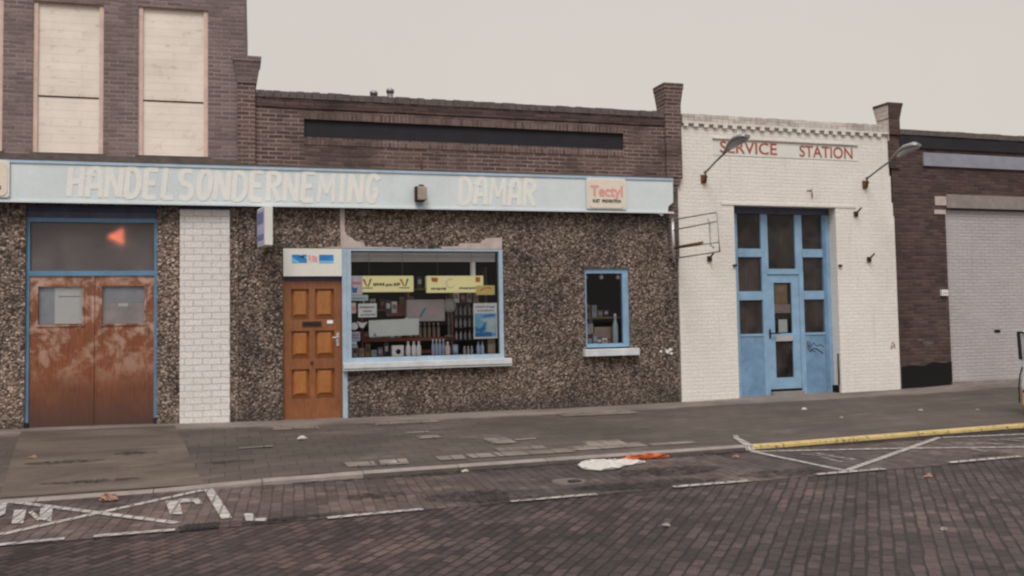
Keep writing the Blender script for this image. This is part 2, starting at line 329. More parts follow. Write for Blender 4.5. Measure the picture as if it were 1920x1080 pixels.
# ------------------------------------------------------------------ mesh helpers
class MB:
    """collects boxes, prisms, ribbons, tubes and lathes into ONE mesh object"""
    def __init__(s): s.v = []; s.f = []; s.m = []; s.smooth = []; s.cur = 0
    def mat(s, i): s.cur = i; return s
    def add(s, vs, fs, sm=False):
        o = len(s.v); s.v += [tuple(x) for x in vs]
        for f in fs: s.f.append([o+i for i in f]); s.m.append(s.cur); s.smooth.append(sm)
        return s
    def box(s, x0, x1, y0, y1, z0, z1):
        x0, x1 = min(x0, x1), max(x0, x1); y0, y1 = min(y0, y1), max(y0, y1); z0, z1 = min(z0, z1), max(z0, z1)
        return s.add([(x0,y0,z0),(x1,y0,z0),(x1,y1,z0),(x0,y1,z0),(x0,y0,z1),(x1,y0,z1),(x1,y1,z1),(x0,y1,z1)],
              [(0,3,2,1),(4,5,6,7),(0,1,5,4),(1,2,6,5),(2,3,7,6),(3,0,4,7)])
    def prism(s, pts, y0, y1):
        """outline in x, z (counter-clockwise seen from -y) pushed from y0 (front) to y1"""
        n = len(pts); a = [(p[0], y0, p[1]) for p in pts]; b = [(p[0], y1, p[1]) for p in pts]
        return s.add(a+b, [list(range(n)), list(range(2*n-1, n-1, -1))]+[(i, i+n, (i+1) % n+n, (i+1) % n) for i in range(n)])
    def slab(s, pts, z0, z1):
        n = len(pts); a = [(p[0], p[1], z1) for p in pts]; b = [(p[0], p[1], z0) for p in pts]
        return s.add(a+b, [list(range(n)), list(range(2*n-1, n-1, -1))]+[(i, i+n, (i+1) % n+n, (i+1) % n) for i in range(n)])
    def sheet(s, pts, z): return s.add([(p[0], p[1], z) for p in pts], [list(range(len(pts)))])
    def frustum(s, c, lo, hi):
        """(x half, y half, z) at the bottom and at the top round the centre c"""
        vs = []
        for hx, hy, z in (lo, hi): vs += [(c[0]-hx, c[1]-hy, z), (c[0]+hx, c[1]-hy, z), (c[0]+hx, c[1]+hy, z), (c[0]-hx, c[1]+hy, z)]
        return s.add(vs, [(0,3,2,1),(4,5,6,7),(0,1,5,4),(1,2,6,5),(2,3,7,6),(3,0,4,7)])
    def ribbon(s, pts, w, y0, y1):
        """stroke in the x, z plane with mitred corners"""
        L, Rr = [], []
        n = len(pts)
        for i, p in enumerate(pts):
            p = Vector(p)
            d0 = (p-Vector(pts[i-1])).normalized() if i > 0 else None
            d1 = (Vector(pts[i+1])-p).normalized() if i < n-1 else None
            d = (d0+d1).normalized() if d0 is not None and d1 is not None and (d0+d1).length > .1 else (d1 if d0 is None else d0)
            nn = Vector((-d.y, d.x)); kx = 1.
            if d0 is not None and d1 is not None: kx = 1/max(.5, nn.dot(Vector((-d0.y, d0.x))))
            L.append(p+nn*w/2*kx); Rr.append(p-nn*w/2*kx)
        for i in range(n-1):
            q = [Rr[i], Rr[i+1], L[i+1], L[i]]
            s.add([(c.x, y0, c.y) for c in q]+[(c.x, y1, c.y) for c in q], [(0,1,2,3),(7,6,5,4),(0,4,5,1),(2,6,7,3)]+([(3,7,4,0)] if i == 0 else [])+([(1,5,6,2)] if i == n-2 else []))
        return s
    def tube(s, pts, r, n=10, cap=True):
        pts = [Vector(p) for p in pts]; rs = r if isinstance(r, (list, tuple)) else [r]*len(pts)
        vs, fs = [], []; up = Vector((0, 0, 1))
        for i, p in enumerate(pts):
            d = ((pts[min(i+1, len(pts)-1)]-pts[max(i-1, 0)])).normalized()
            a = d.cross(up); a = a.normalized() if a.length > 1e-3 else Vector((1, 0, 0)); b = d.cross(a).normalized()
            for j in range(n):
                t = 2*math.pi*j/n; vs.append(p+a*rs[i]*math.cos(t)+b*rs[i]*math.sin(t))
        for i in range(len(pts)-1):
            for j in range(n): fs.append((i*n+j, i*n+(j+1) % n, (i+1)*n+(j+1) % n, (i+1)*n+j))
        s.add(vs, fs, True)
        if cap: s.add(vs[:n], [list(range(n))]); s.add(vs[-n:], [list(range(n))])
        return s
    def lathe(s, c, prof, n=14, axis='z'):
        vs, fs = [], []
        for r, h in prof:
            for j in range(n):
                t = 2*math.pi*j/n; q = (r*math.cos(t), r*math.sin(t), h)
                if axis == 'y': q = (q[0], q[2], q[1])
                vs.append((c[0]+q[0], c[1]+q[1], c[2]+q[2]))
        for i in range(len(prof)-1):
            for j in range(n): fs.append((i*n+j, i*n+(j+1) % n, (i+1)*n+(j+1) % n, (i+1)*n+j))
        s.add(vs, fs, True); s.add(vs[:n], [list(range(n))]); s.add(vs[-n:], [list(range(n))]); return s
    def build(s, name, mats, parent=None, label=None, bevel=0):
        me = bpy.data.meshes.new(name); me.from_pydata(s.v, [], s.f)
        for m in (mats if isinstance(mats, (list, tuple)) else [mats]): me.materials.append(MATS[m])
        for p, i, sm in zip(me.polygons, s.m, s.smooth): p.material_index = i; p.use_smooth = sm
        bm = bmesh.new(); bm.from_mesh(me); bmesh.ops.remove_doubles(bm, verts=bm.verts, dist=1e-5); bmesh.ops.recalc_face_normals(bm, faces=bm.faces); bm.to_mesh(me); bm.free()
        o = bpy.data.objects.new(name, me); COL.objects.link(o)
        if parent: o.parent = parent
        if label: o['label'] = label
        if bevel:
            b = o.modifiers.new('bevel', 'BEVEL'); b.width = bevel; b.segments = 2; b.limit_method = 'ANGLE'
        return o

def tag(o, label, cat, group=None):
    o['label'] = label; o['category'] = cat
    if group: o['group'] = group
    return o
def thing(name, label, cat, loc=(0,0,0), rz=0, group=None):
    o = bpy.data.objects.new(name, None); COL.objects.link(o); o.empty_display_size = .2
    o.location = loc; o.rotation_euler = (0, 0, rz); return tag(o, label, cat, group)
def struct(mb, name, mats): o = mb.build(name, mats); o['kind'] = 'structure'; return o

def wall(x0, x1, z0, z1, y0, y1, holes, jag=0):
    """solid wall from y0 (front) to y1 with rectangular openings and their reveals"""
    xs = sorted({x0, x1, *[h[0] for h in holes], *[h[1] for h in holes]}); zs = sorted({z0, z1, *[h[2] for h in holes], *[h[3] for h in holes]})
    xs = [x for x in xs if x0 <= x <= x1]; zs = [z for z in zs if z0 <= z <= z1]
    solid = lambda i, j: 0 <= i < len(xs)-1 and 0 <= j < len(zs)-1 and not any(h[0] <= (xs[i]+xs[i+1])/2 <= h[1] and h[2] <= (zs[j]+zs[j+1])/2 <= h[3] for h in holes)
    m = MB()
    for i in range(len(xs)-1):
        for j in range(len(zs)-1):
            if not solid(i, j): continue
            a, b, c, d = xs[i], xs[i+1], zs[j], zs[j+1]
            m.add([(a,y0,c),(b,y0,c),(b,y0,d),(a,y0,d)], [(0,1,2,3)]); m.add([(a,y1,c),(b,y1,c),(b,y1,d),(a,y1,d)], [(3,2,1,0)])
            if not solid(i-1, j): m.add([(a,y0,c),(a,y0,d),(a,y1,d),(a,y1,c)], [(0,1,2,3)])
            if not solid(i+1, j): m.add([(b,y0,c),(b,y1,c),(b,y1,d),(b,y0,d)], [(0,1,2,3)])
            if not solid(i, j-1): m.add([(a,y0,c),(a,y1,c),(b,y1,c),(b,y0,c)], [(0,1,2,3)])
            if not solid(i, j+1): m.add([(a,y0,d),(b,y0,d),(b,y1,d),(a,y1,d)], [(0,1,2,3)])
    return m
def frame(x0, x1, z0, z1, w, y0, y1, wt=None, wb=None):
    wt = w if wt is None else wt; wb = w if wb is None else wb
    return MB().box(x0, x0+w, y0, y1, z0, z1).box(x1-w, x1, y0, y1, z0, z1).box(x0+w, x1-w, y0, y1, z1-wt, z1).box(x0+w, x1-w, y0, y1, z0, z0+wb)
def coping(x0, x1, y0, y1, z0, z1, step=.23, jit=.012):
    """row of bricks on edge with slightly uneven tops"""
    m = MB(); n = max(1, int((x1-x0)/step)); w = (x1-x0)/n
    for i in range(n):
        dz = random.uniform(-jit, jit); dy = random.uniform(-.006, .006)
        m.box(x0+i*w+.003, x0+(i+1)*w-.003, y0+dy, y1+dy, z0, z1+dz)
    return m
def smudges(m, x0, x1, z0, z1, y, n, rows=1):
    """illegible print: short uneven bars"""
    h = (z1-z0)/rows
    for r in range(rows):
        x = x0
        while x < x1-.004:
            w = random.uniform(.5, 1.3)*(x1-x0)/n
            m.box(x, min(x+w*.72, x1), y-.0015, y, z1-h*(r+1)+h*.22*random.random(), z1-h*r-h*.28*(1+.4*random.random())); x += w
    return m
def text_mesh(name, body, size, mats, parent, x0, x1, zbase, y, depth=.004, bold=0., xs=None):
    cu = bpy.data.curves.new(name, 'FONT'); cu.body = body; cu.size = size; cu.extrude = depth/2; cu.offset = bold; cu.resolution_u = 4
    t = bpy.data.objects.new(name, cu); COL.objects.link(t)
    dg = bpy.context.evaluated_depsgraph_get(); me = bpy.data.meshes.new_from_object(t.evaluated_get(dg)); bpy.data.objects.remove(t); bpy.data.curves.remove(cu)
    lo = min(v.co.x for v in me.vertices); hi = max(v.co.x for v in me.vertices); sx = (x1-x0)/(hi-lo)
    for v in me.vertices: v.co = Vector((x0+(v.co.x-lo)*sx, y-v.co.z, zbase+v.co.y))
    me.materials.clear(); me.materials.append(MATS[mats]); me.flip_normals() if False else None
    o = bpy.data.objects.new(name, me); COL.objects.link(o); o.parent = parent; return o

# ------------------------------------------------------------------ setting
def gz(x):      # level of the pavement along the house fronts
    pts = [(-40, .05), (-10, .03), (-8, .01), (-6, -.025), (-1, -.03), (1, -.012), (4.5, .01), (6, .05), (40, .08)]
    for (a, p), (b, q) in zip(pts, pts[1:]):
        if a <= x <= b: return p+(q-p)*(x-a)/(b-a)
    return 0
kerby = lambda x: -4.497+.0297*max(-15, min(22, x))     # foot of the kerb
laney = lambda x: -6.22+.04*max(-15, min(22, x))        # edge of the parking lane
def pz(x, y):
    b = .02*y+gz(x)
    t = max(0, min(1, (-6.75-x)/.5)); d = max(0, min(1, (-y-2.2)/2.2))
    return b*(1-t*d)+(-.155)*t*d
g = MB(); g.sheet([(-300, -300), (300, -300), (300, 300), (-300, 300)], -.30)
struct(g, 'ground', 'driveway_slabs')
def strip(f0, f1, z, name, mat, ny=6, xs=None, noise=.006):
    xs = xs or [-45+i*.5 for i in range(211)]
    vs, fs = [], []
    for x in xs:
        for j in range(ny+1):
            y = f0(x)+(f1(x)-f0(x))*j/ny; vs.append((x, y, (z(x, y) if callable(z) else z)+(random.uniform(-noise, noise) if 0 < j < ny else 0)))
    for i in range(len(xs)-1):
        for j in range(ny): a = i*(ny+1)+j; fs.append((a, a+ny+1, a+ny+2, a+1))
    return struct(MB().add(vs, fs), name, mat)
strip(lambda x: -30., laney, -.170, 'road', 'road_brick', 10, noise=.004)
strip(laney, lambda x: kerby(x)+.02, -.166, 'parking_lane', 'lane_brick', 6, noise=.004)
strip(lambda x: kerby(x)+.145, lambda x: .9, pz, 'pavement', 'pavement_tiles', 12, noise=.004)
# kerb stones, one by one, dropping to the driveway
m = MB(); x = -45.
while x < 60:
    x1 = x+1.; a, b = x+.004, x1-.004; vs = []
    for xx in (a, b):
        zt = pz(xx, kerby(xx)+.1)+.004; j = random.uniform(-.004, .004)
        vs += [(xx, kerby(xx)+j, -.25), (xx, kerby(xx)+.02+j, zt-.012), (xx, kerby(xx)+.035+j, zt), (xx, kerby(xx)+.15+j, zt+.002), (xx, kerby(xx)+.15+j, -.25)]
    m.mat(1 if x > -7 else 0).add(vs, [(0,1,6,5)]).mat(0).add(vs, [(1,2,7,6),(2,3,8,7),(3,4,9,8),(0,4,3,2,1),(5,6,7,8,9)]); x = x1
struct(m, 'kerb', ['kerb_stone', 'kerb_face_dark'])
m = MB(); xs = [-1.42]+[-1+i*1. for i in range(30)]
for a, b in zip(xs, xs[1:]):
    vs = []; a += .006; b -= .006
    for xx in (a, b):
        zt = pz(xx, kerby(xx)+.1)+.004
        vs += [(xx, kerby(xx)+.006, zt-.040), (xx, kerby(xx)+.014, zt-.010), (xx, kerby(xx)+.033, zt+.005), (xx, kerby(xx)+.115, zt+.006)]
    m.add(vs, [(0,1,5,4),(1,2,6,5),(2,3,7,6)])
struct(m, 'yellow_kerb_line', 'yellow_paint')
# driveway, pale tiles
def patch(name, pts, mat, dz, n=8):
    """quad patch following the pavement: corner order far left, far right, near right, near left"""
    A, B, Cc, D = [Vector(p) for p in pts]; vs, fs = [], []
    for i in range(n+1):
        for j in range(n+1):
            u, v_ = i/n, j/n; p = (A*(1-u)+B*u)*(1-v_)+(D*(1-u)+Cc*u)*v_
            vs.append((p.x, p.y, pz(p.x, p.y)+dz))
    for i in range(n):
        for j in range(n): a = i*(n+1)+j; fs.append((a, a+n+1, a+n+2, a+1))
    return struct(MB().add(vs, fs), name, mat)
patch('driveway', [(-9.95, -.30), (-8.02, -.28), (-7.55, -4.50), (-9.35, -4.52)], 'driveway_slabs', .009, 12)
m = MB()
for (x0, y0, w, h) in [(-6.1, -4.28, .3, .3), (-5.75, -4.27, .3, .3), (-5.1, -4.24, .3, .3), (-4.75, -4.2, .3, .3), (-4.42, -4.19, .9, .3), (-4.32, -3.86, .6, .28), (-4.25, -3.3, .32, .5), (-3.9, -3.1, .3, .12), (-3.5, -4.1, .95, .3), (-3.2, -3.8, .5, .3),
                       (-2.5, -4.1, .6, .16), (-5.0, -2.55, .3, .26), (-5.05, -2.0, .3, .14), (-7.2, -2.6, .4, .1), (-6.7, -1.1, .6, .3), (-5.3, -1.0, .9, .3), (-2.5, -1.1, 1.2, .4)]:
    q = [(x0, y0), (x0+w, y0), (x0+w, y0+h), (x0, y0+h)]
    m.add([(a+random.uniform(-.02, .02), b+random.uniform(-.02, .02), pz(a, b)+.008) for a, b in q], [(0, 1, 2, 3)])
struct(m, 'pale_paving', 'pale_tiles')
# painted markings (all on the lane surface)
def dashes(name, pts, w, mat, z=-.158):
    m = MB()
    for p, q in pts:
        p, q = Vector(p), Vector(q); d = (q-p).normalized(); nn = Vector((-d.y, d.x))*w/2
        m.sheet([p-nn, q-nn, q+nn, p+nn], z)
        z += .0006
    return struct(m, name, mat)
dashes('bay_cross_line', [((-9.0, -6.17), (-7.56, -4.77)), ((-9.25, -4.66), (-7.71, -6.25)), ((-7.50, -4.74), (-7.335, -6.22))], .085, 'road_paint')
dashes('bay_edge_line', [((-9.6, -6.60), (-8.5, -6.50)), ((-8.3, -6.50), (-7.72, -6.49)), ((-6.56, -6.50), (-5.76, -6.445)), ((-4.98, -6.405), (-4.16, -6.385)), ((-3.37, -6.325), (-2.57, -6.315)), ((-1.78, -6.26), (-.96, -6.235)), ((-.1, -6.17), (.9, -6.12)), ((1.1, -6.12), (2.6, -6.06))], .085, 'edge_paint')
m = MB(); z = -.157
for pts in ([(-9.1, -5.15), (-9.0, -5.17), (-8.91, -5.79), (-9.0, -5.76)], [(-8.96, -5.31), (-8.93, -5.27), (-8.81, -5.64), (-8.81, -5.75)], [(-8.89, -5.17), (-8.8, -5.11), (-8.7, -5.81), (-8.81, -5.68)],
            [(-9.32, -4.65), (-9.25, -4.64), (-9.14, -5.3), (-9.18, -5.56)], [(-7.86, -5.23), (-7.74, -5.26), (-7.69, -5.91), (-7.79, -5.87)], [(-7.75, -5.17), (-7.58, -5.21), (-7.54, -5.49), (-7.59, -5.52), (-7.62, -5.36), (-7.73, -5.4)],
            [(-7.2, -6.08), (-7.13, -6.11), (-7.12, -6.31), (-7.02, -6.33), (-7.03, -6.46), (-7.19, -6.39)]):
    m.sheet(pts, z); z += .0005
struct(m, 'painted_bay_letters', 'road_paint')
dashes('loading_bay_line', [((-1.50, -4.63), (-1.38, -6.17)), ((-1.36, -6.17), (1.25, -4.52)), ((-1.50, -4.64), (.1, -5.10)), ((1.28, -4.55), (2.5, -4.72)), ((.1, -5.10), (1.9, -5.75))], .075, 'road_paint', -.1575)
dashes('loading_bay_scrawl', [((-1.1, -5.02), (-.78, -5.60)), ((-.92, -5.05), (-.88, -5.68)), ((-1.05, -5.30), (-1.08, -5.72)), ((.8, -5.05), (1.18, -5.28)), ((.84, -5.32), (.86, -5.72)), ((1.0, -5.0), (1.5, -5.3)), ((1.3, -5.1), (1.55, -5.6)), ((1.6, -4.95), (2.1, -5.35)), ((1.75, -5.0), (2.4, -5.05)), ((1.8, -5.6), (2.5, -5.55))], .07, 'faint_road_paint', -.1565)
m = MB()
for xx in (-1.50, -1.43): pass
zt = pz(-1.45, -4.42)+.012
m.add([(-1.52, kerby(-1.5)-.008, zt-.06), (-1.40, kerby(-1.4)-.008, zt-.06), (-1.40, kerby(-1.4)+.03, zt), (-1.52, kerby(-1.5)+.03, zt), (-1.33, -3.95, zt+.008), (-1.26, -3.97, zt+.008), (-1.14, -3.7, pz(-1.1, -3.7)+.008), (-1.2, -3.7, pz(-1.1, -3.7)+.008)], [(0, 1, 2, 3), (3, 2, 5, 4), (4, 5, 6, 7)])
struct(m, 'kerb_mark', 'road_paint')
m = MB(); z = -.1555
for cx, cy, rx, ry in [(-7.3, -6.42, .55, .09), (-6.7, -6.38, .5, .07), (-5.2, -6.0, .55, .25), (-3.5, -6.1, .8, .2), (-3.0, -5.5, .7, .25), (-2.0, -6.05, .5, .2), (-4.9, -6.32, .5, .08), (.7, -5.9, .3, .08), (-6.0, -5.7, .3, .15)]:
    m.sheet([(cx+rx*math.cos(t*.4)*random.uniform(.75, 1.15), cy+ry*math.sin(t*.4)*random.uniform(.75, 1.15)) for t in range(16)], z); z += .0004
for cx, cy, rx, ry in [(-7.30, -3.36, .28, .07), (-8.35, -2.6, .25, .09), (-9.05, -2.9, .4, .12), (-8.6, -4.0, .5, .08)]:
    m.sheet([(cx+rx*math.cos(t*.4)*random.uniform(.75, 1.15), cy+ry*math.sin(t*.4)*random.uniform(.75, 1.15)) for t in range(16)], pz(cx, cy)+.016)
struct(m, 'oil_stains', 'oil_and_gutter')
m = MB(); xs = [-6.7+i*.3 for i in range(60)]
for a, b in zip(xs, xs[1:]): m.add([(a, kerby(a)-.10-.05*math.sin(a*2.1), -.1583), (b, kerby(b)-.10-.05*math.sin(b*2.1), -.1583), (b, kerby(b)+.012, -.1583), (a, kerby(a)+.012, -.1583)], [(0, 1, 2, 3)])
struct(m, 'gutter_strip', 'oil_and_gutter')  # dark patchy strip along the foot of the kerb

# ------------------------------------------------------------------ corner building with the garage (its frame: origin at its right corner)
A0 = (-7.157, 0, 0); RA = R(-1.665)
T = thing('brick_building', 'tall dark brick building at the left with boarded upper windows and brown garage doors', 'building', A0, RA)
GAR = (-2.84, -1.12, -.4, 3.14); PAN = (-.812, -.118, -.4, 3.14)
wins = [(-3.83, -3.15, 3.87, 6.04), (-2.77, -1.85, 3.87, 6.025), (-1.385, -.425, 3.87, 6.05)]
wall(-9., .1, 3.45, 8.2, 0, .35, wins).build('upper_wall', 'faded_brick', T)
wall(-9., 0., -.4, 3.45, .004, .35, [GAR, PAN]).build('lower_wall', 'pebbledash_faded', T)
MB().box(-9, -8.7, .35, 9, -.4, 8.2).box(-.2, .09, .35, 9, -.4, 8.2).box(-8.7, -.2, 8.7, 9, -.4, 8.2).build('rear_wall', 'faded_brick', T)
MB().box(-8.7, -.2, .35, 8.7, 7.6, 7.8).build('roof', 'roof_felt', T)
MB().box(PAN[0]+.001, PAN[1]-.001, -.012, .2, -.4, 3.095).build('brick_pilaster', 'split_stone', T)
MB().box(PAN[0], PAN[1], .02, .2, 3.096, 3.14).build('lintel', 'navy', T)
MB().box(-9., .08, -.03, -.001, 3.755, 3.84).build('string_course', 'coping', T)
for (a, b, c, d) in wins:
    w = MB().box(a+.06, b-.06, .05, .12, c+.01, d-.02).build('boarded_window', 'whitewashed_boards', T)
    MB().box(a, a+.06, .02, .12, c, d).box(b-.06, b, .02, .12, c, d).box(a+.06, b-.06, .03, .12, d-.02, d).build('frame', 'board_edge', w)
    MB().box(a+.065, b-.065, .043, .049, 4.672, 4.692).build('joint', 'dark_rust', w)
    MB().box(a-.03, b+.03, -.025, .1, 3.842, 3.869).build('sill', 'coping', w)
# garage front
G = MB().box(-2.84, -2.795, .05, .15, .1, 2.955).box(-1.165, -1.12, .05, .15, .1, 2.955).box(-2.795, -1.165, .05, .15, 2.895, 2.955).box(-2.795, -1.165, .05, .15, 2.135, 2.205).build('garage_frame', 'mid_blue', T)
MB().box(-2.843, -2.80, .03, .16, -.05, .098).build('foot_block', 'black_plastic', G); MB().box(-1.16, -1.117, .03, .16, -.05, .098).build('foot_block', 'black_plastic', G)
MB().box(-2.839, -1.121, .03, .17, 3.05, 3.139).mat(1).box(-2.839, -1.121, .045, .17, 2.957, 3.048).build('garage_lintel', ['navy', 'navy_faded'], T)
MB().box(-2.795, -1.165, .09, .096, 2.205, 2.895).build('fanlight', 'dusty_glass', T)
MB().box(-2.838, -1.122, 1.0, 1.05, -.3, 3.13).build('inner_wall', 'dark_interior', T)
for (a, b, px0, px1, side) in ((-2.793, -1.985, -2.685, -2.118, 0), (-1.977, -1.167, -1.860, -1.296, 1)):
    d = wall(a, b, -.02, 2.133, .07, .125, [(px0, px1, 1.452, 1.985)]).build('garage_door', 'worn_wood', T)
    MB().box(px0, px1, .10, .104, 1.452, 1.985).build('pane', 'glass', d)
    fr = frame(px0-.028, px1+.028, 1.424, 2.013, .027, .055, .069); fr.build('moulding', 'worn_wood', d)
    if side == 0: MB().mat(0).box(px0, px0+.20, .115, .119, 1.452, 1.985).mat(1).box(px0+.202, px1, .113, .117, 1.46, 1.985).mat(2).box(px0+.25, px1-.03, .111, .1125, 1.84, 1.85).build('poster', ['pane_board', 'paper', 'grey_ink'], d)
    else: MB().mat(0).box(px0, px1, .115, .119, 1.75, 1.985).mat(1).box(px0, px1, .115, .119, 1.452, 1.748).mat(2).box(px0+.21, px0+.34, .108, .111, 1.695, 1.745).build('poster', ['pane_board', 'pane_board_pink', 'paper'], d)
MB().box(-2.004, -1.96, .05, .069, .02, 2.12).build('cover_strip', 'worn_wood', T)
lamp = thing('added_glow_lamp', 'added orange lamp making a glow behind the fanlight above the brown garage doors', 'lamp', (-8.84, .34, 2.70)); lamp.rotation_euler = (0, R(28), 0)  # lamp added to make the orange blur in the fanlight
MB().lathe((0, 0, 0), [(.125, -.05), (.10, .0), (.05, .07), (.012, .15)], 14).build('shade', 'orange_glow', lamp)
MB().tube([(0, 0, .1), (0, 0, .45)], .006, 6).build('cord', 'black_plastic', lamp)

# ------------------------------------------------------------------ shop building (frame = world)
B = thing('shop_building', 'low brown shop with pebbledash front, long black strip under its roof and display window', 'building')
BAND = (-6.2, -.952, 4.223, 4.497)
wall(-7.05, .0, 3.42, 4.80, .002, .32, [BAND]).build('upper_wall', 'dark_brick', B)
DOOR = (-6.525, -5.575, -.4, 2.535); WIN = (-5.575, -3.105, .80, 2.535); SW = (-1.70, -.915, .88, 2.235)
wall(-7.15, -.02, -.4, 3.42, .0, .32, [DOOR, WIN, SW]).build('lower_wall', 'pebbledash', B)
MB().box(BAND[0], BAND[1], .035, .2, BAND[2], BAND[3]).build('black_strip', 'tar_black', B)
for a, b in ((BAND[2]-.115, BAND[2]-.001), (BAND[3]+.001, BAND[3]+.10)): MB().box(BAND[0], BAND[1], -.006, .03, a, b).build('soldier_course', 'soldier_brick', B)
coping(-7.0, -.19, -.03, .34, 4.80, 4.90, .115, .008).build('coping', 'coping', B)
MB().box(-6.9, -.19, -.018, .0015, 4.66, 4.798).build('dark_course', 'right_brick', B)
MB().box(-7.14, -6.9, .32, 9, -.4, 4.75).box(-.3, -.03, .32, 9, -.4, 4.75).box(-6.9, -.3, 8.7, 9, -.4, 4.75).build('rear_wall', 'dark_brick', B)
MB().box(-6.9, -.3, .32, 8.7, 4.3, 4.45).build('roof', 'roof_felt', B)
p = MB().box(-7.17, -6.915, -.055, .30, 3.76, 4.98).build('pier', 'dark_brick', B)
MB().frustum((-7.03, .12), (.137, .185, 4.981), (.19, .24, 5.30)).frustum((-7.03, .12), (.20, .25, 5.301), (.205, .255, 5.375)).build('cap', 'faded_brick', p)
p = MB().box(-.19, .10, -.06, .28, 3.76, 5.02).box(-.18, .06, -.05, .27, 3.64, 3.758).box(-.17, .012, -.04, .26, 2.4, 3.638).build('pier', 'dark_brick', B)
MB().frustum((-.045, .11), (.145, .17, 5.021), (.175, .205, 5.29)).frustum((-.045, .11), (.18, .21, 5.291), (.185, .215, 5.385)).build('cap', 'dark_brick', p)
for xx, zz in ((-5.1, 5.05), (-4.84, 5.10)):
    v_ = MB().tube([(xx, .25, 4.4), (xx, .25, zz-.07)], .05, 12).build('vent_pipe', 'grey_metal', B)
    MB().lathe((xx, .25, zz-.07), [(.062, 0), (.062, .05), (.03, .075)], 12).build('cowl', 'grey_metal', v_)
MB().tube([(-4.40, -.012, 4.03), (-4.405, -.014, 3.9), (-4.40, -.02, 3.72)], .011, 6).build('cable', 'rust', B)
# plaster left round the removed lettering box
pp = [(-5.674, 3.2), (-5.665, 2.56), (-5.90, 2.552), (-5.90, 2.54), (-4.72, 2.538), (-4.73, 2.556), (-5.30, 2.566), (-5.31, 2.63), (-5.44, 2.648), (-5.50, 2.70), (-5.57, 2.735), (-5.60, 2.79), (-5.605, 3.2)]
MB().prism(pp, -.014, .0).build('bare_plaster', 'pink_plaster', B)
MB().prism([(-4.10, 2.538), (-3.11, 2.538), (-3.112, 2.72), (-3.36, 2.715), (-3.40, 2.685), (-3.44, 2.68), (-3.47, 2.632), (-3.81, 2.625), (-3.83, 2.58), (-4.10, 2.572)], -.014, .0).build('bare_plaster', 'pink_plaster', B)
m = MB()
for cx, cz, s in [(-.36, .84, .03), (-.24, .83, .045), (-.19, .86, .035), (-.17, .80, .03), (-.28, .87, .015)]:
    m.prism([(cx+s*math.cos(t)*random.uniform(.6, 1.2), cz+s*.8*math.sin(t)*random.uniform(.6, 1.2)) for t in [i*1.05 for i in range(6)]], -.006, .0)
    m.build('paint_splash', 'white_paint', B); m = MB()
# door, its post and the white panel above
d = MB().box(-6.50, -5.66, .10, .105, -.02, 2.05)
xs_ = [-6.50, -6.395, -6.135, -6.045, -5.765, -5.66]; rows = [(.31, .735), (.905, 1.305), (1.49, 1.935)]
for i in (0, 2, 4): d.box(xs_[i], xs_[i+1], .06, .0995, -.02, 2.05)
for (a, b) in ((-.02, .31), (.735, .905), (1.305, 1.49), (1.935, 2.05)):
    d.box(xs_[1], xs_[2], .062, .0995, a, b); d.box(xs_[3], xs_[4], .062, .0995, a, b)
for i in (1, 3):
    for (a, b) in rows:
        x0, x1 = xs_[i]+.012, xs_[i+1]-.012; a += .012; b -= .012; k_ = .045; d.mat(1)
        d.add([(x0, .0990, a), (x1, .0990, a), (x1, .0990, b), (x0, .0990, b), (x0+k_, .068, a+k_), (x1-k_, .068, a+k_), (x1-k_, .068, b-k_), (x0+k_, .068, b-k_)], [(0,1,5,4),(1,2,6,5),(2,3,7,6),(3,0,4,7),(4,5,6,7)])
        for (u0, u1, w0, w1) in ((x0-.012, x1+.012, b+.001, b+.011), (x0-.012, x1+.012, a-.011, a-.001)): d.mat(0).box(u0, u1, .05, .061, w0, w1)
d = d.build('door', ['varnished_wood', 'varnished_panel'], B)
MB().box(-6.235, -5.955, .046, .061, 1.365, 1.435).mat(1).box(-6.215, -5.975, .043, .0455, 1.385, 1.418).build('letter_slot', ['dark_rust', 'black_plastic'], d)
MB().box(-5.87, -5.782, .055, .0595, 1.40, 1.448).build('name_card', 'paper', d)
MB().box(-5.735, -5.69, .045, .0595, 1.06, 1.26).tube([(-5.712, .045, 1.19), (-5.712, .0, 1.19), (-5.80, -.005, 1.185)], .011, 8).build('door_handle', 'light_metal', d)
MB().lathe((-6.098, .035, .82), [(.018, 0), (.022, .012), (.012, .026)], 10, 'y').build('knob', 'dark_rust', d)
MB().box(-6.523, -6.502, .05, .15, -.1, 2.05).box(-5.658, -5.648, .05, .15, -.1, 2.05).build('door_frame', 'varnished_wood', B)
MB().box(-6.524, -5.648, .02, .2, -.12, -.022).build('doorstep', 'step_stone', B)
MB().box(-5.647, -5.577, -.012, .15, -.12, 2.534).build('door_post', 'pale_blue', B)
MB().box(-6.524, -5.648, .04, .15, 2.052, 2.112).build('transom', 'navy', B)
MB().box(-6.515, -5.650, -.02, .15, 2.114, 2.53).build('transom_panel', 'white_panel', B)
s_ = MB().box(-6.39, -6.17, -.024, -.0205, 2.315, 2.437).mat(1).prism([(-6.389, 2.40), (-6.389, 2.316), (-6.27, 2.316)], -.0255, -.0245)
s_.prism([(-6.33, 2.436), (-6.25, 2.436), (-6.171, 2.36), (-6.171, 2.40)], -.0255, -.0245); s_.build('sticker', ['blue_ink', 'light_blue_ink'], B, label='blue sticker with a paler diagonal flash')
MB().box(-6.155, -6.005, -.0225, -.0205, 2.325, 2.45).mat(1).prism([(-6.145, 2.36), (-6.105, 2.345), (-6.12, 2.43), (-6.15, 2.435)], -.0255, -.0235).prism([(-6.095, 2.345), (-6.02, 2.335), (-6.015, 2.40), (-6.05, 2.425), (-6.10, 2.42)], -.0255, -.0235).build('sticker', ['white_paint', 'faded_red'], B, label='small white sticker with a red mark')
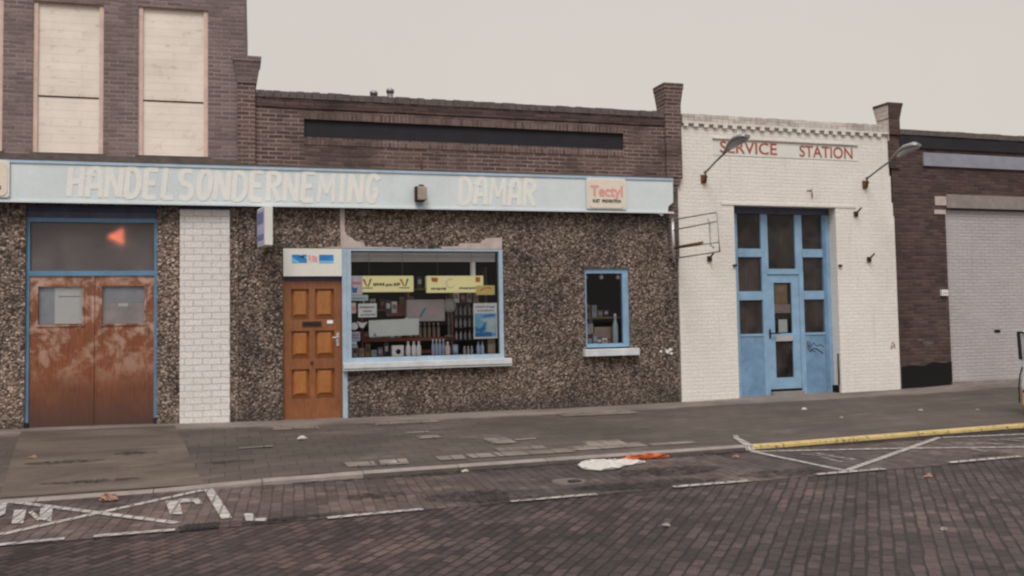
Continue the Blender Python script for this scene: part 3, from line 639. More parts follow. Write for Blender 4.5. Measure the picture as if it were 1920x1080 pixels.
sb = MB().box(-5.99, -5.775, -.024, -.0205, 2.315, 2.437).mat(1).box(-5.989, -5.776, -.0255, -.0245, 2.316, 2.345); sb.build('sticker', ['blue_ink', 'light_blue_ink'], B, label='solid blue sticker with a paler foot')
# display window
w = frame(-5.574, -3.106, .802, 2.534, .062, -.01, .10, .034, .07).build('window_frame', 'pale_blue', B)
MB().box(-5.512, -3.168, .04, .046, .872, 2.50).build('pane', 'glass', w)
MB().box(-5.645, -3.0, -.10, .05, .715, .80).box(-5.645, -3.0, -.085, -.002, .68, .714).build('window_sill', 'sill_white', B, bevel=.006)
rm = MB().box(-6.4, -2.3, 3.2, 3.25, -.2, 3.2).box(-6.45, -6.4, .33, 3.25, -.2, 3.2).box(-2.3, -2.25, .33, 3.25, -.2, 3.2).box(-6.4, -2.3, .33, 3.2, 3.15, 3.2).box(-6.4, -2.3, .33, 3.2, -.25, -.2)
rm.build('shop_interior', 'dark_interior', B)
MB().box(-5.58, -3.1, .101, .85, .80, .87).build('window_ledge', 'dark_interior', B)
# small window
w = MB().box(-1.70, -1.665, .03, .12, .93, 2.235).box(-1.02, -.915, .03, .12, .93, 2.235).box(-1.665, -1.02, .03, .12, 2.15, 2.235).box(-1.665, -1.02, .03, .12, .93, .99).build('window_frame', 'station_blue_light', B)
MB().box(-1.665, -1.02, .07, .075, .99, 2.15).build('pane', 'glass', w)
MB().box(-1.76, -.79, -.10, .11, .79, .905).build('window_sill', 'sill_white', B, bevel=.006)
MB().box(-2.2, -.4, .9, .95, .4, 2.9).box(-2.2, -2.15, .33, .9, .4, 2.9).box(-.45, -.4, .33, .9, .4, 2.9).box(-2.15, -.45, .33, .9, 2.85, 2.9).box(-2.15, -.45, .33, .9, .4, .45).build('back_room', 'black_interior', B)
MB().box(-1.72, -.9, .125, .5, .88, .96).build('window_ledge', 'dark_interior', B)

# ------------------------------------------------------------------ white service station
C0 = (0, 0, 0); RC = R(1.133)
S = thing('service_station', 'white painted brick service station with blue panelled doors', 'building', C0, RC)
OPEN = (1.115, 3.215, -.4, 3.335)
wall(.012, 4.43, -.4, 4.66, .0, .34, [OPEN]).build('front_wall', 'white_brick', S)
MB().box(4.43, 4.46, .003, .3, -.4, 3.95).box(4.46, 4.488, .005, .3, -.4, 3.45).box(4.488, 4.512, .007, .3, -.4, 3.2).build('wall_toothing', 'white_brick', S)
m = MB().box(.14, 4.43, -.045, .0, 4.735, 4.76)
coping(.135, 4.41, -.04, .36, 4.761, 4.885, .11, .006).build('parapet', 'bare_white_brick', S)
m.box(.135, 4.43, .012, .34, 4.66, 4.7345).build('cornice', 'white_brick', S)
x = .16; o_ = [(.135, 4.7345), (.135, 4.722)]
while x < 4.3:
    zz = 4.664+random.uniform(-.004, .012); o_ += [(x, 4.722), (x+.004, zz), (x+.085, zz+random.uniform(-.004, .004)), (x+.088, 4.722)]; x += .19+random.uniform(-.012, .012)
MB().prism(o_+[(4.40, 4.722), (4.40, 4.7345)], -.042, .011).build('dentil_course', 'white_brick', S)
MB().box(.73, 3.74, -.03, -.001, 4.478, 4.495).build('ledge', 'bare_white_brick', S)
MB().box(.74, 3.75, -.006, -.001, 4.20, 4.476).build('name_panel', 'white_panel', S)
MB().box(.86, 3.66, -.012, -.001, 3.336, 3.375).build('lintel_ledge', 'white_brick', S)
MB().tube([(2.72, -.01, 3.66), (2.72, -.02, 3.50)], .011, 6).tube([(2.62, -.01, 3.63), (2.73, -.015, 3.64)], .008, 6).build('wall_hook', 'grey_metal', S)
text_mesh('lettering', 'SERVICE', .29, 'red_paint', S, .872, 2.018, 4.248, -.009, .004, .003)
text_mesh('lettering', 'STATION', .29, 'red_paint', S, 2.49, 3.625, 4.238, -.009, .004, .003)
MB().box(.14, .4, .34, 9, -.4, 4.6).box(4.2, 4.42, .34, 9, -.4, 4.6).box(.4, 4.2, 8.7, 9, -.4, 4.6).build('rear_wall', 'dark_brick', S)
MB().box(.4, 4.2, .34, 8.7, 4.2, 4.35).build('roof', 'roof_felt', S)
MB().box(.4, 4.2, 1.6, 1.65, -.3, 3.8).build('inner_wall', 'black_interior', S)
# blue doors, seven panes above and beside the wicket
F = MB(); y0, y1 = .20, .27
for a, b, c, d_ in [(1.116, 1.29, -.02, 3.21), (3.132, 3.214, -.02, 3.21), (1.772, 1.91, 2.2, 3.21), (2.482, 2.625, 2.2, 3.21), (1.772, 1.878, -.02, 2.2), (2.535, 2.628, -.02, 2.2)]: F.box(a, b, y0, y1, c, d_)
F.build('door_stile', 'station_blue_light', S)
MB().box(1.116, 3.214, .185, .27, 3.211, 3.334).build('door_head', 'navy_faded', S)
MB().box(3.06, 3.132, .19, .28, -.02, 3.21).build('door_stile', 'station_blue', S)
R_ = MB()
for a, b in ((1.291, 1.771), (2.629, 3.059)):
    R_.box(a, b, .197, .272, 2.445, 2.592); R_.box(a, b, .197, .272, 1.682, 1.836)
R_.box(1.879, 2.534, .196, .272, 2.135, 2.234)
R_.build('door_rail', 'station_blue_light', S)
for a, b in ((1.291, 1.771), (2.629, 3.059)):
    pn = MB().box(a, b, .204, .268, -.02, 1.085).build('door_panel', 'station_blue', S)
    MB().box(a, b, .192, .203, 1.045, 1.085).build('panel_rail', 'station_blue_light', pn)
    if a > 2:
        gf = MB()
        gf.ribbon([(2.68, .93), (2.685, .80), (2.72, .74), (2.80, .80), (2.88, .78), (3.0, .70)], .02, .2025, .2035)
        gf.ribbon([(2.72, .92), (2.74, .83), (2.80, .90), (2.86, .84), (2.95, .86), (3.03, .82)], .012, .2015, .2022)
        gf.ribbon([(2.70, .86), (2.76, .76), (2.84, .74)], .014, .2005, .2012)
        gf.build('graffiti', 'black_ink', pn)
for a, b, c, d_ in [(1.291, 1.771, 2.592, 3.21), (1.911, 2.481, 2.234, 3.21), (2.626, 3.059, 2.592, 3.21), (1.291, 1.771, 1.836, 2.445), (2.629, 3.059, 1.836, 2.445), (1.291, 1.771, 1.086, 1.682), (2.629, 3.059, 1.086, 1.682)]:
    MB().box(a, b, .235, .24, c, d_).build('pane', 'grimy_glass', S)
def drape(x0, x1, z0, z1, y, name, parent, mat='curtain'):
    n = int((x1-x0)/.012); vs, fs = [], []
    ph = random.random()*6
    for i in range(n+1):
        xx = x0+(x1-x0)*i/n; yy = y+.018*math.sin(xx*70+ph+1.5*math.sin(xx*19))
        vs += [(xx, yy, z0), (xx, yy, z1), (xx, yy+.003, z1), (xx, yy+.003, z0)]
    for i in range(n):
        a = i*4; fs += [(a, a+4, a+5, a+1), (a+1, a+5, a+6, a+2), (a+2, a+6, a+7, a+3), (a+3, a+7, a+4, a)]
    return MB().add(vs, fs, True).build(name, mat, parent)
for a, b in ((1.15, 1.80), (2.60, 3.16)):
    tag(drape(a, b, 1.0, 2.50, .36, 'curtain', None), ('dark curtain behind the left panes of the blue doors' if a < 2 else 'dark curtain behind the right panes of the blue doors'), 'curtain', 'dark curtains in the blue doors').matrix_world = Matrix.Rotation(RC, 4, 'Z')
W_ = MB()
W_.box(1.880, 2.012, .212, .262, .10, 2.128).box(2.378, 2.532, .212, .262, .10, 2.128).box(2.012, 2.378, .212, .262, 1.987, 2.128).box(2.012, 2.378, .212, .262, .94, 1.082).box(2.012, 2.378, .212, .262, .10, .297)
wk = W_.build('wicket_door', 'station_blue_light', S)
MB().box(2.012, 2.378, .235, .24, 1.082, 1.987).build('pane', 'glass', wk); MB().box(2.012, 2.378, .235, .24, .297, .94).build('pane', 'grimy_glass', wk)
drape(2.0, 2.39, .25, 1.98, .34, 'lace', wk)
MB().box(1.885, 1.915, .196, .2115, 1.0, 1.16).tube([(1.90, .2, 1.09), (1.90, .15, 1.09), (2.06, .15, 1.085)], .013, 8).build('door_handle', 'black_plastic', wk)
MB().box(2.012, 2.378, .200, .2115, .945, 1.03).build('letter_plate', 'light_metal', wk)
MB().box(1.875, 2.535, .12, .30, -.06, .055).mat(1).box(1.875, 2.535, .205, .28, .0555, .099).build('door_step', ['step_stone', 'soot'], S)
for nm, lab, a, b, c, d_, mt in (('notice', 'brown paper notice behind the glass of the narrow blue door', 2.05, 2.31, 1.61, 1.955, 'brown_paper'), ('notice', 'pinkish paper strip under the brown notice in the narrow blue door', 2.035, 2.375, 1.445, 1.605, 'old_pink_paper'), ('notice', 'small grey-white paper low in the glass of the narrow blue door', 2.11, 2.29, 1.10, 1.33, 'grey_paper')):
    o = MB().box(a, b, .245, .249, c, d_); o.cur = 1
    if mt == 'brown_paper': o.prism([(a+.05, d_-.08), (a+.13, d_-.14), (b-.05, d_-.06), (b-.06, d_-.04), (a+.05, d_-.04)], .2415, .2445)
    o = o.build(nm, [mt, 'old_pink_paper']); tag(o, lab, 'notice'); o.matrix_world = Matrix.Rotation(RC, 4, 'Z')
for xx in (1.06, 3.235):
    MB().box(xx, xx+.065, -.035, .12, 2.262, 2.30).build('hinge_pin', 'dark_rust', S)
MB().box(3.165, 3.214, .06, .19, .0, .13).build('foot_block', 'soot', S)
MB().tube([(3.20, .05, .14), (3.20, .05, .70)], .014, 8).build('door_bolt', 'black_plastic', S)
m = MB()
for cx, cz in ((4.36, .86), (4.40, .80), (4.33, .78)):
    m.prism([(cx+.04*math.cos(t)*random.uniform(.3, 1.1), cz+.05*math.sin(t)*random.uniform(.3, 1.1)) for t in [i*1.05 for i in range(6)]], -.003, -.0005)
    m.build('rust_stain', 'old_pink_paper', S); m = MB()

# ------------------------------------------------------------------ right hand brick building
D0 = (4.5755, .0905, 0); RD = R(1.613)
D = thing('garage_building', 'low dark brick building at the right with greyish bricked-up garage opening', 'building', D0, RD)
INF = (1.14, 5.2, -.4, 3.36)
wall(-.068, 12., -.4, 4.72, .02, .36, [INF]).build('front_wall', 'right_brick', D)
coping(.11, 12., -.03, .38, 4.74, 4.84, .22, .006).build('coping', 'coping', D)
MB().box(.11, 12., -.012, .36, 4.5, 4.7385).build('dark_course', 'tar_black', D)  # black strip set along the wall below the coping
MB().box(-.068, .15, .35, 9, -.4, 4.6).box(11.7, 12, .36, 9, -.4, 4.6).box(.15, 11.7, 8.7, 9, -.4, 4.6).build('rear_wall', 'right_brick', D)
MB().box(.15, 11.7, .36, 8.7, 4.2, 4.35).build('roof', 'roof_felt', D)
m = MB().box(-.155, .10, -.05, .27, 4.722, 5.02).box(-.155, .10, -.012, .0195, 4.10, 4.721); p = m.build('pier', 'right_brick', D)
MB().frustum((-.0275, .11), (.128, .16, 5.021), (.16, .20, 5.25)).frustum((-.0275, .11), (.165, .205, 5.251), (.17, .21, 5.31)).build('cap', 'right_brick', p)
MB().box(-.163, -.156, -.049, .268, 4.60, 5.0).build('limewash_side', 'bare_white_brick', p)
MB().add([(-.165, -.05, 5.02), (-.165, .27, 5.02), (-.197, .31, 5.25), (-.197, -.09, 5.25), (-.158, -.05, 5.02), (-.158, .27, 5.02), (-.190, .31, 5.25), (-.190, -.09, 5.25)], [(0,1,2,3),(4,7,6,5),(0,3,7,4),(1,5,6,2),(3,2,6,7),(0,4,5,1)]).build('limewash_flare', 'bare_white_brick', p)
MB().box(.655, 7.6, -.015, .019, 4.17, 4.42).build('sign_backing', 'blue_grey_board', D)
MB().box(1.17, 5.5, -.012, .3, 3.385, 3.64).build('lintel', 'concrete', D)
MB().box(.90, 1.168, .006, .019, 3.43, 3.60).box(.875, 1.138, .004, .019, 3.262, 3.345).build('bare_plaster', 'pink_plaster', D)
inf = MB().box(1.1405, 5.199, .075, .3, .10, 3.384).build('brick_infill', 'grey_painted_brick', D)
MB().box(2.26, 2.40, .066, .074, 1.0, 1.055).mat(0).build('hole', 'soot', inf)
MB().box(1.1405, 5.199, .03, .3, -.1, .098).build('threshold', 'concrete', inf)
MB().prism([(-.02, -.1), (1.02, -.1), (1.06, .05), (1.137, .13), (1.137, .48), (.95, .46), (.7, .49), (.5, .42), (.2, .44), (-.02, .42)], .008, .0195).build('soot_patch', 'soot', D)
bx = MB().box(.935, 1.085, -.035, .0195, 1.715, 1.83).build('junction_box', 'white_paint', D, bevel=.006)
MB().box(.945, 1.075, -.039, -.036, 1.765, 1.772).build('lid_seam', 'grey_ink', bx)
m = MB()
for cx, cz, s in ((.6, .85, .16), (.85, 1.15, .05), (.45, .9, .1)):
    m.prism([(cx+s*math.cos(t)*random.uniform(.5, 1.2), cz+.3*s*math.sin(t)*random.uniform(.5, 1.2)) for t in [i*.7 for i in range(9)]], .0165, .0195)
    m.build('limewash_patch', 'coping', D); m = MB()

# ------------------------------------------------------------------ long fascia sign
SG = thing('fascia_sign', 'long pale blue shop fascia sign with hand painted cream lettering', 'sign')
zt = lambda x: 3.715+.0025*(x+10.2); zb = lambda x: 3.147+.0013*(x+10.2)
XL, XR = -13., -.115
MB().prism([(XL, zb(XL)), (XR-.10, zb(XR)), (XR-.105, zb(XR)+.03), (XR-.10, zb(XR)+.10), (XR-.075, zb(XR)+.125), (XR-.04, zb(XR)+.15), (XR-.005, zb(XR)+.18), (XR, zt(XR)), (XL, zt(XL))], -.12, -.001).build('board', 'sign_face', SG)
MB().prism([(XL, zt(XL)-.035), (XR, zt(XR)-.035), (XR, zt(XR)+.008), (XL, zt(XL)+.008)], -.135, -.1205).mat(1).prism([(XL, zb(XL)-.012), (XR, zb(XR)-.012), (XR, zb(XR)+.016), (XL, zb(XL)+.016)], -.135, -.1205).build('rail', ['sky_blue_rail', 'sign_face'], SG)
MB().prism([(XL, zt(XL)+.0095), (XR, zt(XR)+.0095), (XR, zt(XR)+.03), (XL, zt(XL)+.03)], -.14, .0).build('cover_strip', 'coping', SG)
MB().box(-9.2, -.115, -.001, .09, 3.2, 3.69).build('batten', 'black_interior', SG)
MB().prism([(-.33, 3.10), (-.30, 3.146), (-.42, 3.146)], -.12, -.10).build('torn_end', 'light_metal', SG)
arc = lambda cx, cz, rx, rz, a0, a1, n=7: [(cx+rx*math.cos(R(a0+(a1-a0)*i/n)), cz+rz*math.sin(R(a0+(a1-a0)*i/n))) for i in range(n+1)]
GL = {
 'H': [[(.05, 0), (.1, 1)], [(.92, 0), (1., 1)], [(.1, .47), (.9, .53)]],
 'A': [[(0, 0), (.1, .7)]+arc(.5, .7, .4, .28, 180, 0)+[(1, 0)], [(.1, .36), (.95, .36)]],
 'N': [[(0, 0), (.05, 1)], [(.08, .97), (.92, .03)], [(.97, 0), (1, 1)]],
 'D': [[(.05, 0), (.05, 1)], [(.0, .97)]+arc(.35, .55, .65, .42, 90, 0)+arc(.35, .42, .65, .39, 0, -90)+[(0, .03)]],
 'E': [[(.05, 0), (.08, 1)], [(.05, .97), (1, .97)], [(.05, .5), (.85, .52)], [(.05, .03), (1, .03)]],
 'L': [[(.08, 1), (.05, 0)], [(.05, .03), (1, .03)]],
 'S': [[(1, .93)]+arc(.5, .74, .45, .23, 70, 250)+arc(.5, .27, .48, .24, 80, -120)+[(0, .08)]],
 'O': [arc(.5, .5, .48, .48, 100, 276, 8), arc(.5, .5, .48, .48, 264, 456, 8)],
 'R': [[(.05, 0), (.05, 1)], [(.0, .97)]+arc(.45, .75, .52, .22, 90, -90)+[(.1, .5)], [(.45, .5), (1, 0)]],
 'M': [[(0, 0), (.08, 1)], [(.1, .97), (.5, .3)], [(.5, .3), (.9, .97)], [(.92, 1), (1, 0)]],
 'I': [[(.5, 0), (.5, 1)]],
 'G': [[(1, .93)]+arc(.5, .5, .46, .48, 50, 290, 9)+[(.95, .45)], [(.97, .45), (.5, .47)]]}
def word(txt, x0, x1, name):
    k_ = {'M': 1.32, 'I': .5, 'N': 1.06, 'L': .9}
    gap = .078; tot = sum(k_.get(c, 1.) for c in txt); u = (x1-x0-gap*(len(txt)-1))/tot
    m = MB(); xx = x0; y = -.1215
    for i, ch in enumerate(txt):
        ww = u*k_.get(ch, 1.); z0 = zb(xx)+.075+random.uniform(-.008, .008); h = .435*random.uniform(.96, 1.03); lean = random.uniform(.02, .05); wd = .056 if ch == 'M' else .073
        for kk, st in enumerate(GL[ch]):
            m.ribbon([(xx+px*ww+lean*pz_, z0+pz_*h) for px, pz_ in st], wd*random.uniform(.93, 1.06), y-.0015-.0005*kk-.0014*(i % 2), y)
        xx += ww+gap
    m.build(name, 'sign_letter', SG)
word('HANDELSONDERNEMING', -9.43, -5.13, 'lettering'); word('DAMAR', -3.83, -2.60, 'lettering')
def rounded(x0, x1, z0, z1, r):
    return arc(x1-r, z1-r, r, r, 0, 90, 4)+arc(x0+r, z1-r, r, r, 90, 180, 4)+arc(x0+r, z0+r, r, r, 180, 270, 4)+arc(x1-r, z0+r, r, r, 270, 360, 4)
for (x0, lab) in ((-1.695, 'cream rounded plate with red script near the right end of the long fascia sign'), (-10.86+.0, 'cream plate cut by the left edge of the photo on the long fascia sign')):
    pl = thing('advertising_plate', lab, 'plate', (x0+.35, -.14, 3.45), 0, 'cream plates on the fascia sign')
    MB().mat(0).prism(rounded(-.351, .351, -.252, .256, .03), -.012, .0).build('backing', 'white_panel', pl)
    MB().prism(rounded(-.325, .325, -.235, .238, .075), -.019, -.0125).build('face', 'cream', pl)
    text_mesh('lettering', 'Tectyl', .25, 'faded_red', pl, -.285, .285 if x0 > -5 else .215, -.04, -.022, .003, .006)
    text_mesh('small_print', 'RUST', .072, 'black_ink', pl, -.25, -.125, -.145, -.022, .003, .002); text_mesh('small_print', 'PREVENTION', .072, 'black_ink', pl, -.085, .25, -.145, -.022, .003, .002)
# bulkhead lamp
L = thing('wall_lamp', 'small brown bulkhead lamp fixed to the middle of the blue fascia sign', 'lamp', (-4.455, -.13, 3.37))
MB().box(-.095, .06, -.10, .0, -.115, .115).build('body', 'dark_rust', L, bevel=.012)
MB().box(-.065, .075, -.165, -.101, -.105, .105).build('cover', 'lamp_brown', L, bevel=.014)
MB().frustum((0, -.07), (.05, .045, .116), (.022, .02, .145)).build('cap', 'dark_rust', L)
MB().box(-.05, .05, .003, .006, -.19, -.116).build('bracket', 'sky_blue_rail', L)
# projecting sign
PS = thing('projecting_sign', 'narrow white box sign hanging edge-on under the fascia left of the shop door', 'sign', (-6.845, 0, 0), R(9.5))
MB().box(-.062, .052, -.62, -.09, 2.53, 3.092).build('casing', 'white_panel', PS, bevel=.006)
MB().box(-.067, -.0625, -.60, -.11, 2.555, 3.07).build('face_panel', 'lavender_paper', PS)
smudges(MB(), 0, .44, 0, .2, 0, 4, 1)
m = MB().box(-.0705, -.0675, -.57, -.14, 2.62, 2.70).box(-.0705, -.0675, -.55, -.16, 2.86, 3.02); m.build('print', 'faded_blue', PS)
MB().box(-.02, .02, -.09, -.004, 2.62, 2.66).build('bracket', 'grey_metal', PS); MB().box(-.02, .02, -.09, -.004, 3.0, 3.04).build('bracket', 'grey_metal', PS)
# empty sign frame
FR = thing('sign_frame', 'bare rectangular metal sign frame jutting from the wall beside the white service station', 'frame', (-.10, -.02, 0))
fm = lambda pts, r, name, mt: MB().tube(pts, r, 8).build(name, mt, FR)
fm([(0, -.03, 3.05), (0, -1.5, 3.01), (0, -1.56, 2.40), (0, -.05, 2.395)], .012, 'outer_bar', 'pale_grey_metal')
fm([(0, -.02, 3.07), (0, -.03, 2.33)], .028, 'post', 'light_metal')
fm([(0, -.03, 2.875), (0, -1.5, 2.87)], .012, 'cross_bar', 'pale_grey_metal')
fm([(0, -.03, 2.56), (0, -1.53, 2.545)], .010, 'cross_bar', 'pale_grey_metal')
fm([(0, -.10, 2.572), (0, -1.02, 2.578)], .026, 'rusty_tube', 'rust')
fm([(0, -1.22, 2.94), (0, -1.27, 2.85), (0, -1.29, 2.52), (0, -1.38, 2.47)], .014, 'drop_bar', 'pale_grey_metal')
for zz in (2.56, 2.875): fm([(-.06, .018, zz), (0, -.03, zz)], .012, 'wall_bracket', 'light_metal')

# floodlights on arms
def flood(u, lab):
    c = Vector((u*math.cos(RC), u*math.sin(RC), 0))
    f = thing('flood_lamp', lab, 'lamp', c, RC, 'floodlights on the service station')
    MB().box(-.05, .05, -.02, -.001, 3.70, 3.84).box(-.035, .035, -.06, -.02, 3.72, 3.80).build('wall_plate', 'rust', f)
    MB().tube([(0, -.05, 3.74), (.02, -.075, 3.80), (.0, -.06, 3.90)], .022, 8).build('elbow', 'rust', f)
    MB().tube([(0, -.05, 3.86), (0, -.42, 4.0), (0, -.75, 4.11)], [.017, .017, .02], 10).build('arm', 'grey_metal', f)
    pts = [(0, -.70, 4.095), (0, -.80, 4.135), (0, -.95, 4.19), (0, -1.12, 4.235), (0, -1.30, 4.25), (0, -1.40, 4.24)]
    top = [.03, .055, .10, .125, .115, .06]
    vs, fs, n = [], [], 14
    for (px, py, pz_), r in zip(pts, top):
        for j in range(n):
            t = 2*math.pi*j/n; h = math.sin(t); vs.append((px+r*math.cos(t), py, pz_+(.62*r*h if h > 0 else .30*r*h)))
    for i in range(len(pts)-1):
        for j in range(n): fs.append((i*n+j, i*n+(j+1) % n, (i+1)*n+(j+1) % n, (i+1)*n+j))
    h = MB().add(vs, fs, True).add(vs[:n], [list(range(n))]).add(vs[-n:], [list(range(n))]).build('hood', 'grey_metal', f)
    vs2 = []
    for (px, py, pz_), r in zip([(0, -.90, 4.145), (0, -1.02, 4.18), (0, -1.2, 4.205), (0, -1.36, 4.215)], [.05, .085, .085, .05]):
        for j in range(n):
            t = 2*math.pi*j/n; vs2.append((px+r*math.cos(t), py, pz_+.5*r*math.sin(t)))
    MB().add(vs2, [(i*n+j, i*n+(j+1) % n, (i+1)*n+(j+1) % n, (i+1)*n+j) for i in range(3) for j in range(n)], True).add(vs2[:n], [list(range(n))]).add(vs2[-n:], [list(range(n))]).build('lens', 'bottle_grey', h)
    return f
flood(.53, 'grey floodlight on a slanting arm in front of the first red letters'); flood(3.87, 'grey floodlight on a slanting arm at the right edge of the white wall')
for (u, z, lab) in ((.60, 2.40, 'rusty bracket stub under the bare sign frame'), (3.65, 3.23, 'rusty bracket stub right of the top of the blue doors'), (3.90, 2.40, 'rusty bracket stub on the white wall right of the blue doors')):
    t = thing('bracket_stub', lab, 'bracket', (u*math.cos(RC), u*math.sin(RC), 0), RC, 'bracket stubs on the white wall')
    MB().box(-.04, .04, -.03, -.001, z-.05, z+.04).build('plate', 'dark_rust', t)
    MB().tube([(0, -.02, z), (.0, -.16, z+.09)], .017, 8).build('peg', 'rust', t)

# ------------------------------------------------------------------ in the display window
def item(name, lab, cat, mb, mats, loc=(0, 0, 0), group=None, bevel=0):
    o = mb.build(name, mats, bevel=bevel); o.location = loc; return tag(o, lab, cat, group)
bl = thing('window_blind', 'pulled-up grey slatted blind at the top of the display window', 'blind', (0, 0, 0))
MB().box(-5.50, -3.19, .11, .16, 2.44, 2.49).build('head_rail', 'slat', bl)
m = MB()
for i in range(5): m.box(-5.50, -3.19, .115+.002*(i % 2), .155, 2.345+i*.019, 2.356+i*.019)
m.build('slats', 'slat', bl)
m = MB(); m.box(-3.60, -3.52, .13, .145, 2.1, 2.34); m.build('cord', 'slat', bl)
y = .12
def lightbox(lab, x0, x1, z0, z1, prints, yy=.12):
    t = thing('display_box', lab, 'display box', ((x0+x1)/2, yy, z0), 0, 'yellow boxes hung in the window')
    hw = (x1-x0)/2; h = z1-z0
    MB().box(-hw, hw, 0, .07, 0, h).build('body', 'yellow_box', t, bevel=.006)
    MB().tube([(-hw*.6, .035, h), (-hw*.6, .035, h+.5)], .003, 5).tube([(hw*.6, .035, h), (hw*.6, .035, h+.5)], .003, 5).build('wire', 'grey_metal', t)
    prints(t, hw, h); return t
def pr1(t, hw, h):
    for cx in (-hw+.13, hw-.15):
        MB().prism([(cx-.07, h*.80), (cx-.035, h*.80), (cx+.012, h*.35), (cx-.01, h*.35)], -.003, -.001).build('mark', 'orange_ink', t)
        MB().prism([(cx+.012, h*.34), (cx+.045, h*.82), (cx+.075, h*.82), (cx+.03, h*.34)], -.005, -.0035).build('mark', 'green_ink', t)
        smudges(MB(), cx-.08, cx+.09, h*.2, h*.34, -.001, 9).build('print', 'grey_ink', t)
    m = MB(); smudges(m, -.20, -.03, h*.34, h*.66, -.001, 5); smudges(m, -.01, .10, h*.32, h*.6, -.001, 4); smudges(m, .12, .22, h*.34, h*.68, -.001, 3); m.build('print', 'black_ink', t)
def pr2(t, hw, h):
    MB().prism([(-hw+.08, h*.66), (-hw+.17, h*.62), (-hw+.18, h*.88), (-hw+.07, h*.90)], -.003, -.001).box(hw-.13, hw-.055, -.003, -.001, h*.62, h*.92).build('mark', 'orange_ink', t)
    m = MB(); smudges(m, -hw+.07, -hw+.32, h*.16, h*.36, -.001, 8); smudges(m, hw-.40, hw-.07, h*.18, h*.38, -.001, 11); m.build('print', 'black_ink', t)
    MB().ribbon(arc(-.08, h*.55, .07, .07, 60, 330), .012, -.003, -.001).build('emblem', 'cream', t)
lightbox('yellow display box with two V-shaped marks hanging left in the shop window', -5.39, -4.535, 1.87, 2.12, pr1, .075)
lightbox('yellow display box with orange corner marks hanging right in the shop window', -4.325, -3.405, 1.852, 2.118, pr2, .075)
m = MB().box(-3.53, -3.222, .07, .074, 1.812, 1.962); m.cur = 1
m.ribbon([(-3.46, 1.88), (-3.40, 1.92), (-3.30, 1.925), (-3.28, 1.90)], .016, .066, .069)
item('card', 'small yellow card below the right yellow box in the shop window', 'card', m, ['yellow_card', 'orange_ink'])
m = MB().box(-5.51, -5.335, .05, .054, 1.83, 2.12); m.cur = 1; m.prism([(-5.49, 1.86), (-5.42, 1.86), (-5.41, 1.95), (-5.45, 1.93), (-5.49, 1.96)], .047, .0495); m.cur = 2; m.box(-5.49, -5.35, .047, .0495, 1.99, 2.03)
item('poster', 'pink and lilac poster in the upper left of the shop window', 'poster', m, ['pink_paper', 'blue_ink', 'faded_red'])
m = MB().box(-5.51, -5.245, .056, .06, 1.74, 1.826); m.cur = 1; smudges(m, -5.48, -5.28, 1.76, 1.80, .0555, 8)
item('strip_card', 'pale blue strip under the lilac poster in the shop window', 'card', m, ['pale_blue_paper', 'grey_ink'])
m = MB().box(-5.51, -5.435, .05, .054, 1.55, 1.71); m.cur = 1; m.prism([(-5.50, 1.60), (-5.45, 1.58), (-5.445, 1.65), (-5.49, 1.66)], .047, .0495)
item('sticker', 'little red and cream sticker at the left edge of the shop window', 'sticker', m, ['cream', 'faded_red'])
m = MB().box(-5.40, -5.117, .05, .054, 1.485, 1.695); m.cur = 1; smudges(m, -5.375, -5.15, 1.62, 1.67, .0495, 9); smudges(m, -5.33, -5.19, 1.56, 1.605, .0495, 6); smudges(m, -5.36, -5.14, 1.505, 1.55, .0495, 9)
item('notice', 'white printed notice left of centre in the shop window', 'notice', m, ['paper', 'grey_ink'])
m = MB().prism([(-5.235, 1.185), (-4.46, 1.20), (-4.458, 1.455), (-4.61, 1.45), (-4.65, 1.475), (-4.69, 1.45), (-5.24, 1.435)], .066, .072); m.cur = 1; m.prism([(-5.17, 1.20), (-5.12, 1.20), (-5.15, 1.25)], .0635, .0655)
item('banner', 'blank grey-white banner propped across the shop window', 'banner', m, ['grey_paper', 'grey_ink'])
t = thing('carton', 'grey carton with red print behind the white banner in the shop window', 'box', (-4.31, .27, 1.41))
MB().box(-.30, .31, 0, .15, 0, .34).build('body', 'grey_box', t)
MB().prism([(-.20, .20), (-.16, .20), (-.10, .09), (-.12, .07)], -.003, -.001).build('mark', 'faded_red', t); MB().prism([(-.10, .07), (-.02, .21), (.01, .21), (-.07, .07)], -.005, -.0035).build('mark', 'blue_ink', t)
text_m = MB(); smudges(text_m, .06, .24, .13, .20, -.001, 6); text_m.build('print', 'faded_red', t)
# shelves at the back of the display
sh = thing('display_shelf', 'dark red stepped shelf with goods behind the banner', 'shelf', (0, 0, 0))
m = MB()
for (a, b, c, y0_, y1_) in [(-5.3, -3.82, 1.10, .40, .75), (-4.9, -4.2, 1.50, .44, .75), (-5.3, -3.85, .90, .46, .8)]: m.box(a, b, y0_, y1_, c, c+.05)
for xx in (-5.3, -4.56, -3.85): m.box(xx, xx+.035, .47, .74, .87, 1.9)
m.build('boards', 'shelf_red', sh)
sh2 = thing('bottle_rack', 'dark rack of small bottles in the right of the shop window', 'rack', (0, 0, 0))
m = MB()
for zz in (1.10, 1.30, 1.50, 1.70): m.box(-3.80, -3.25, .45, .62, zz-.02, zz)
for xx in (-3.80, -3.27): m.box(xx, xx+.02, .63, .65, .87, 1.85)
m.build('boards', 'black_plastic', sh2)
def bottle_mesh(r, h, body, cap, name='bottle'):
    o = MB().lathe((0, 0, 0), [(r*.95, 0), (r, h*.05), (r, h*.62), (r*.45, h*.80), (r*.42, h*.86)], 12).build(name, body)
    c = MB().lathe((0, 0, 0), [(r*.5, h*.862), (r*.5, h*.99), (r*.3, h)], 10).build('cap', cap, o)
    return o, c
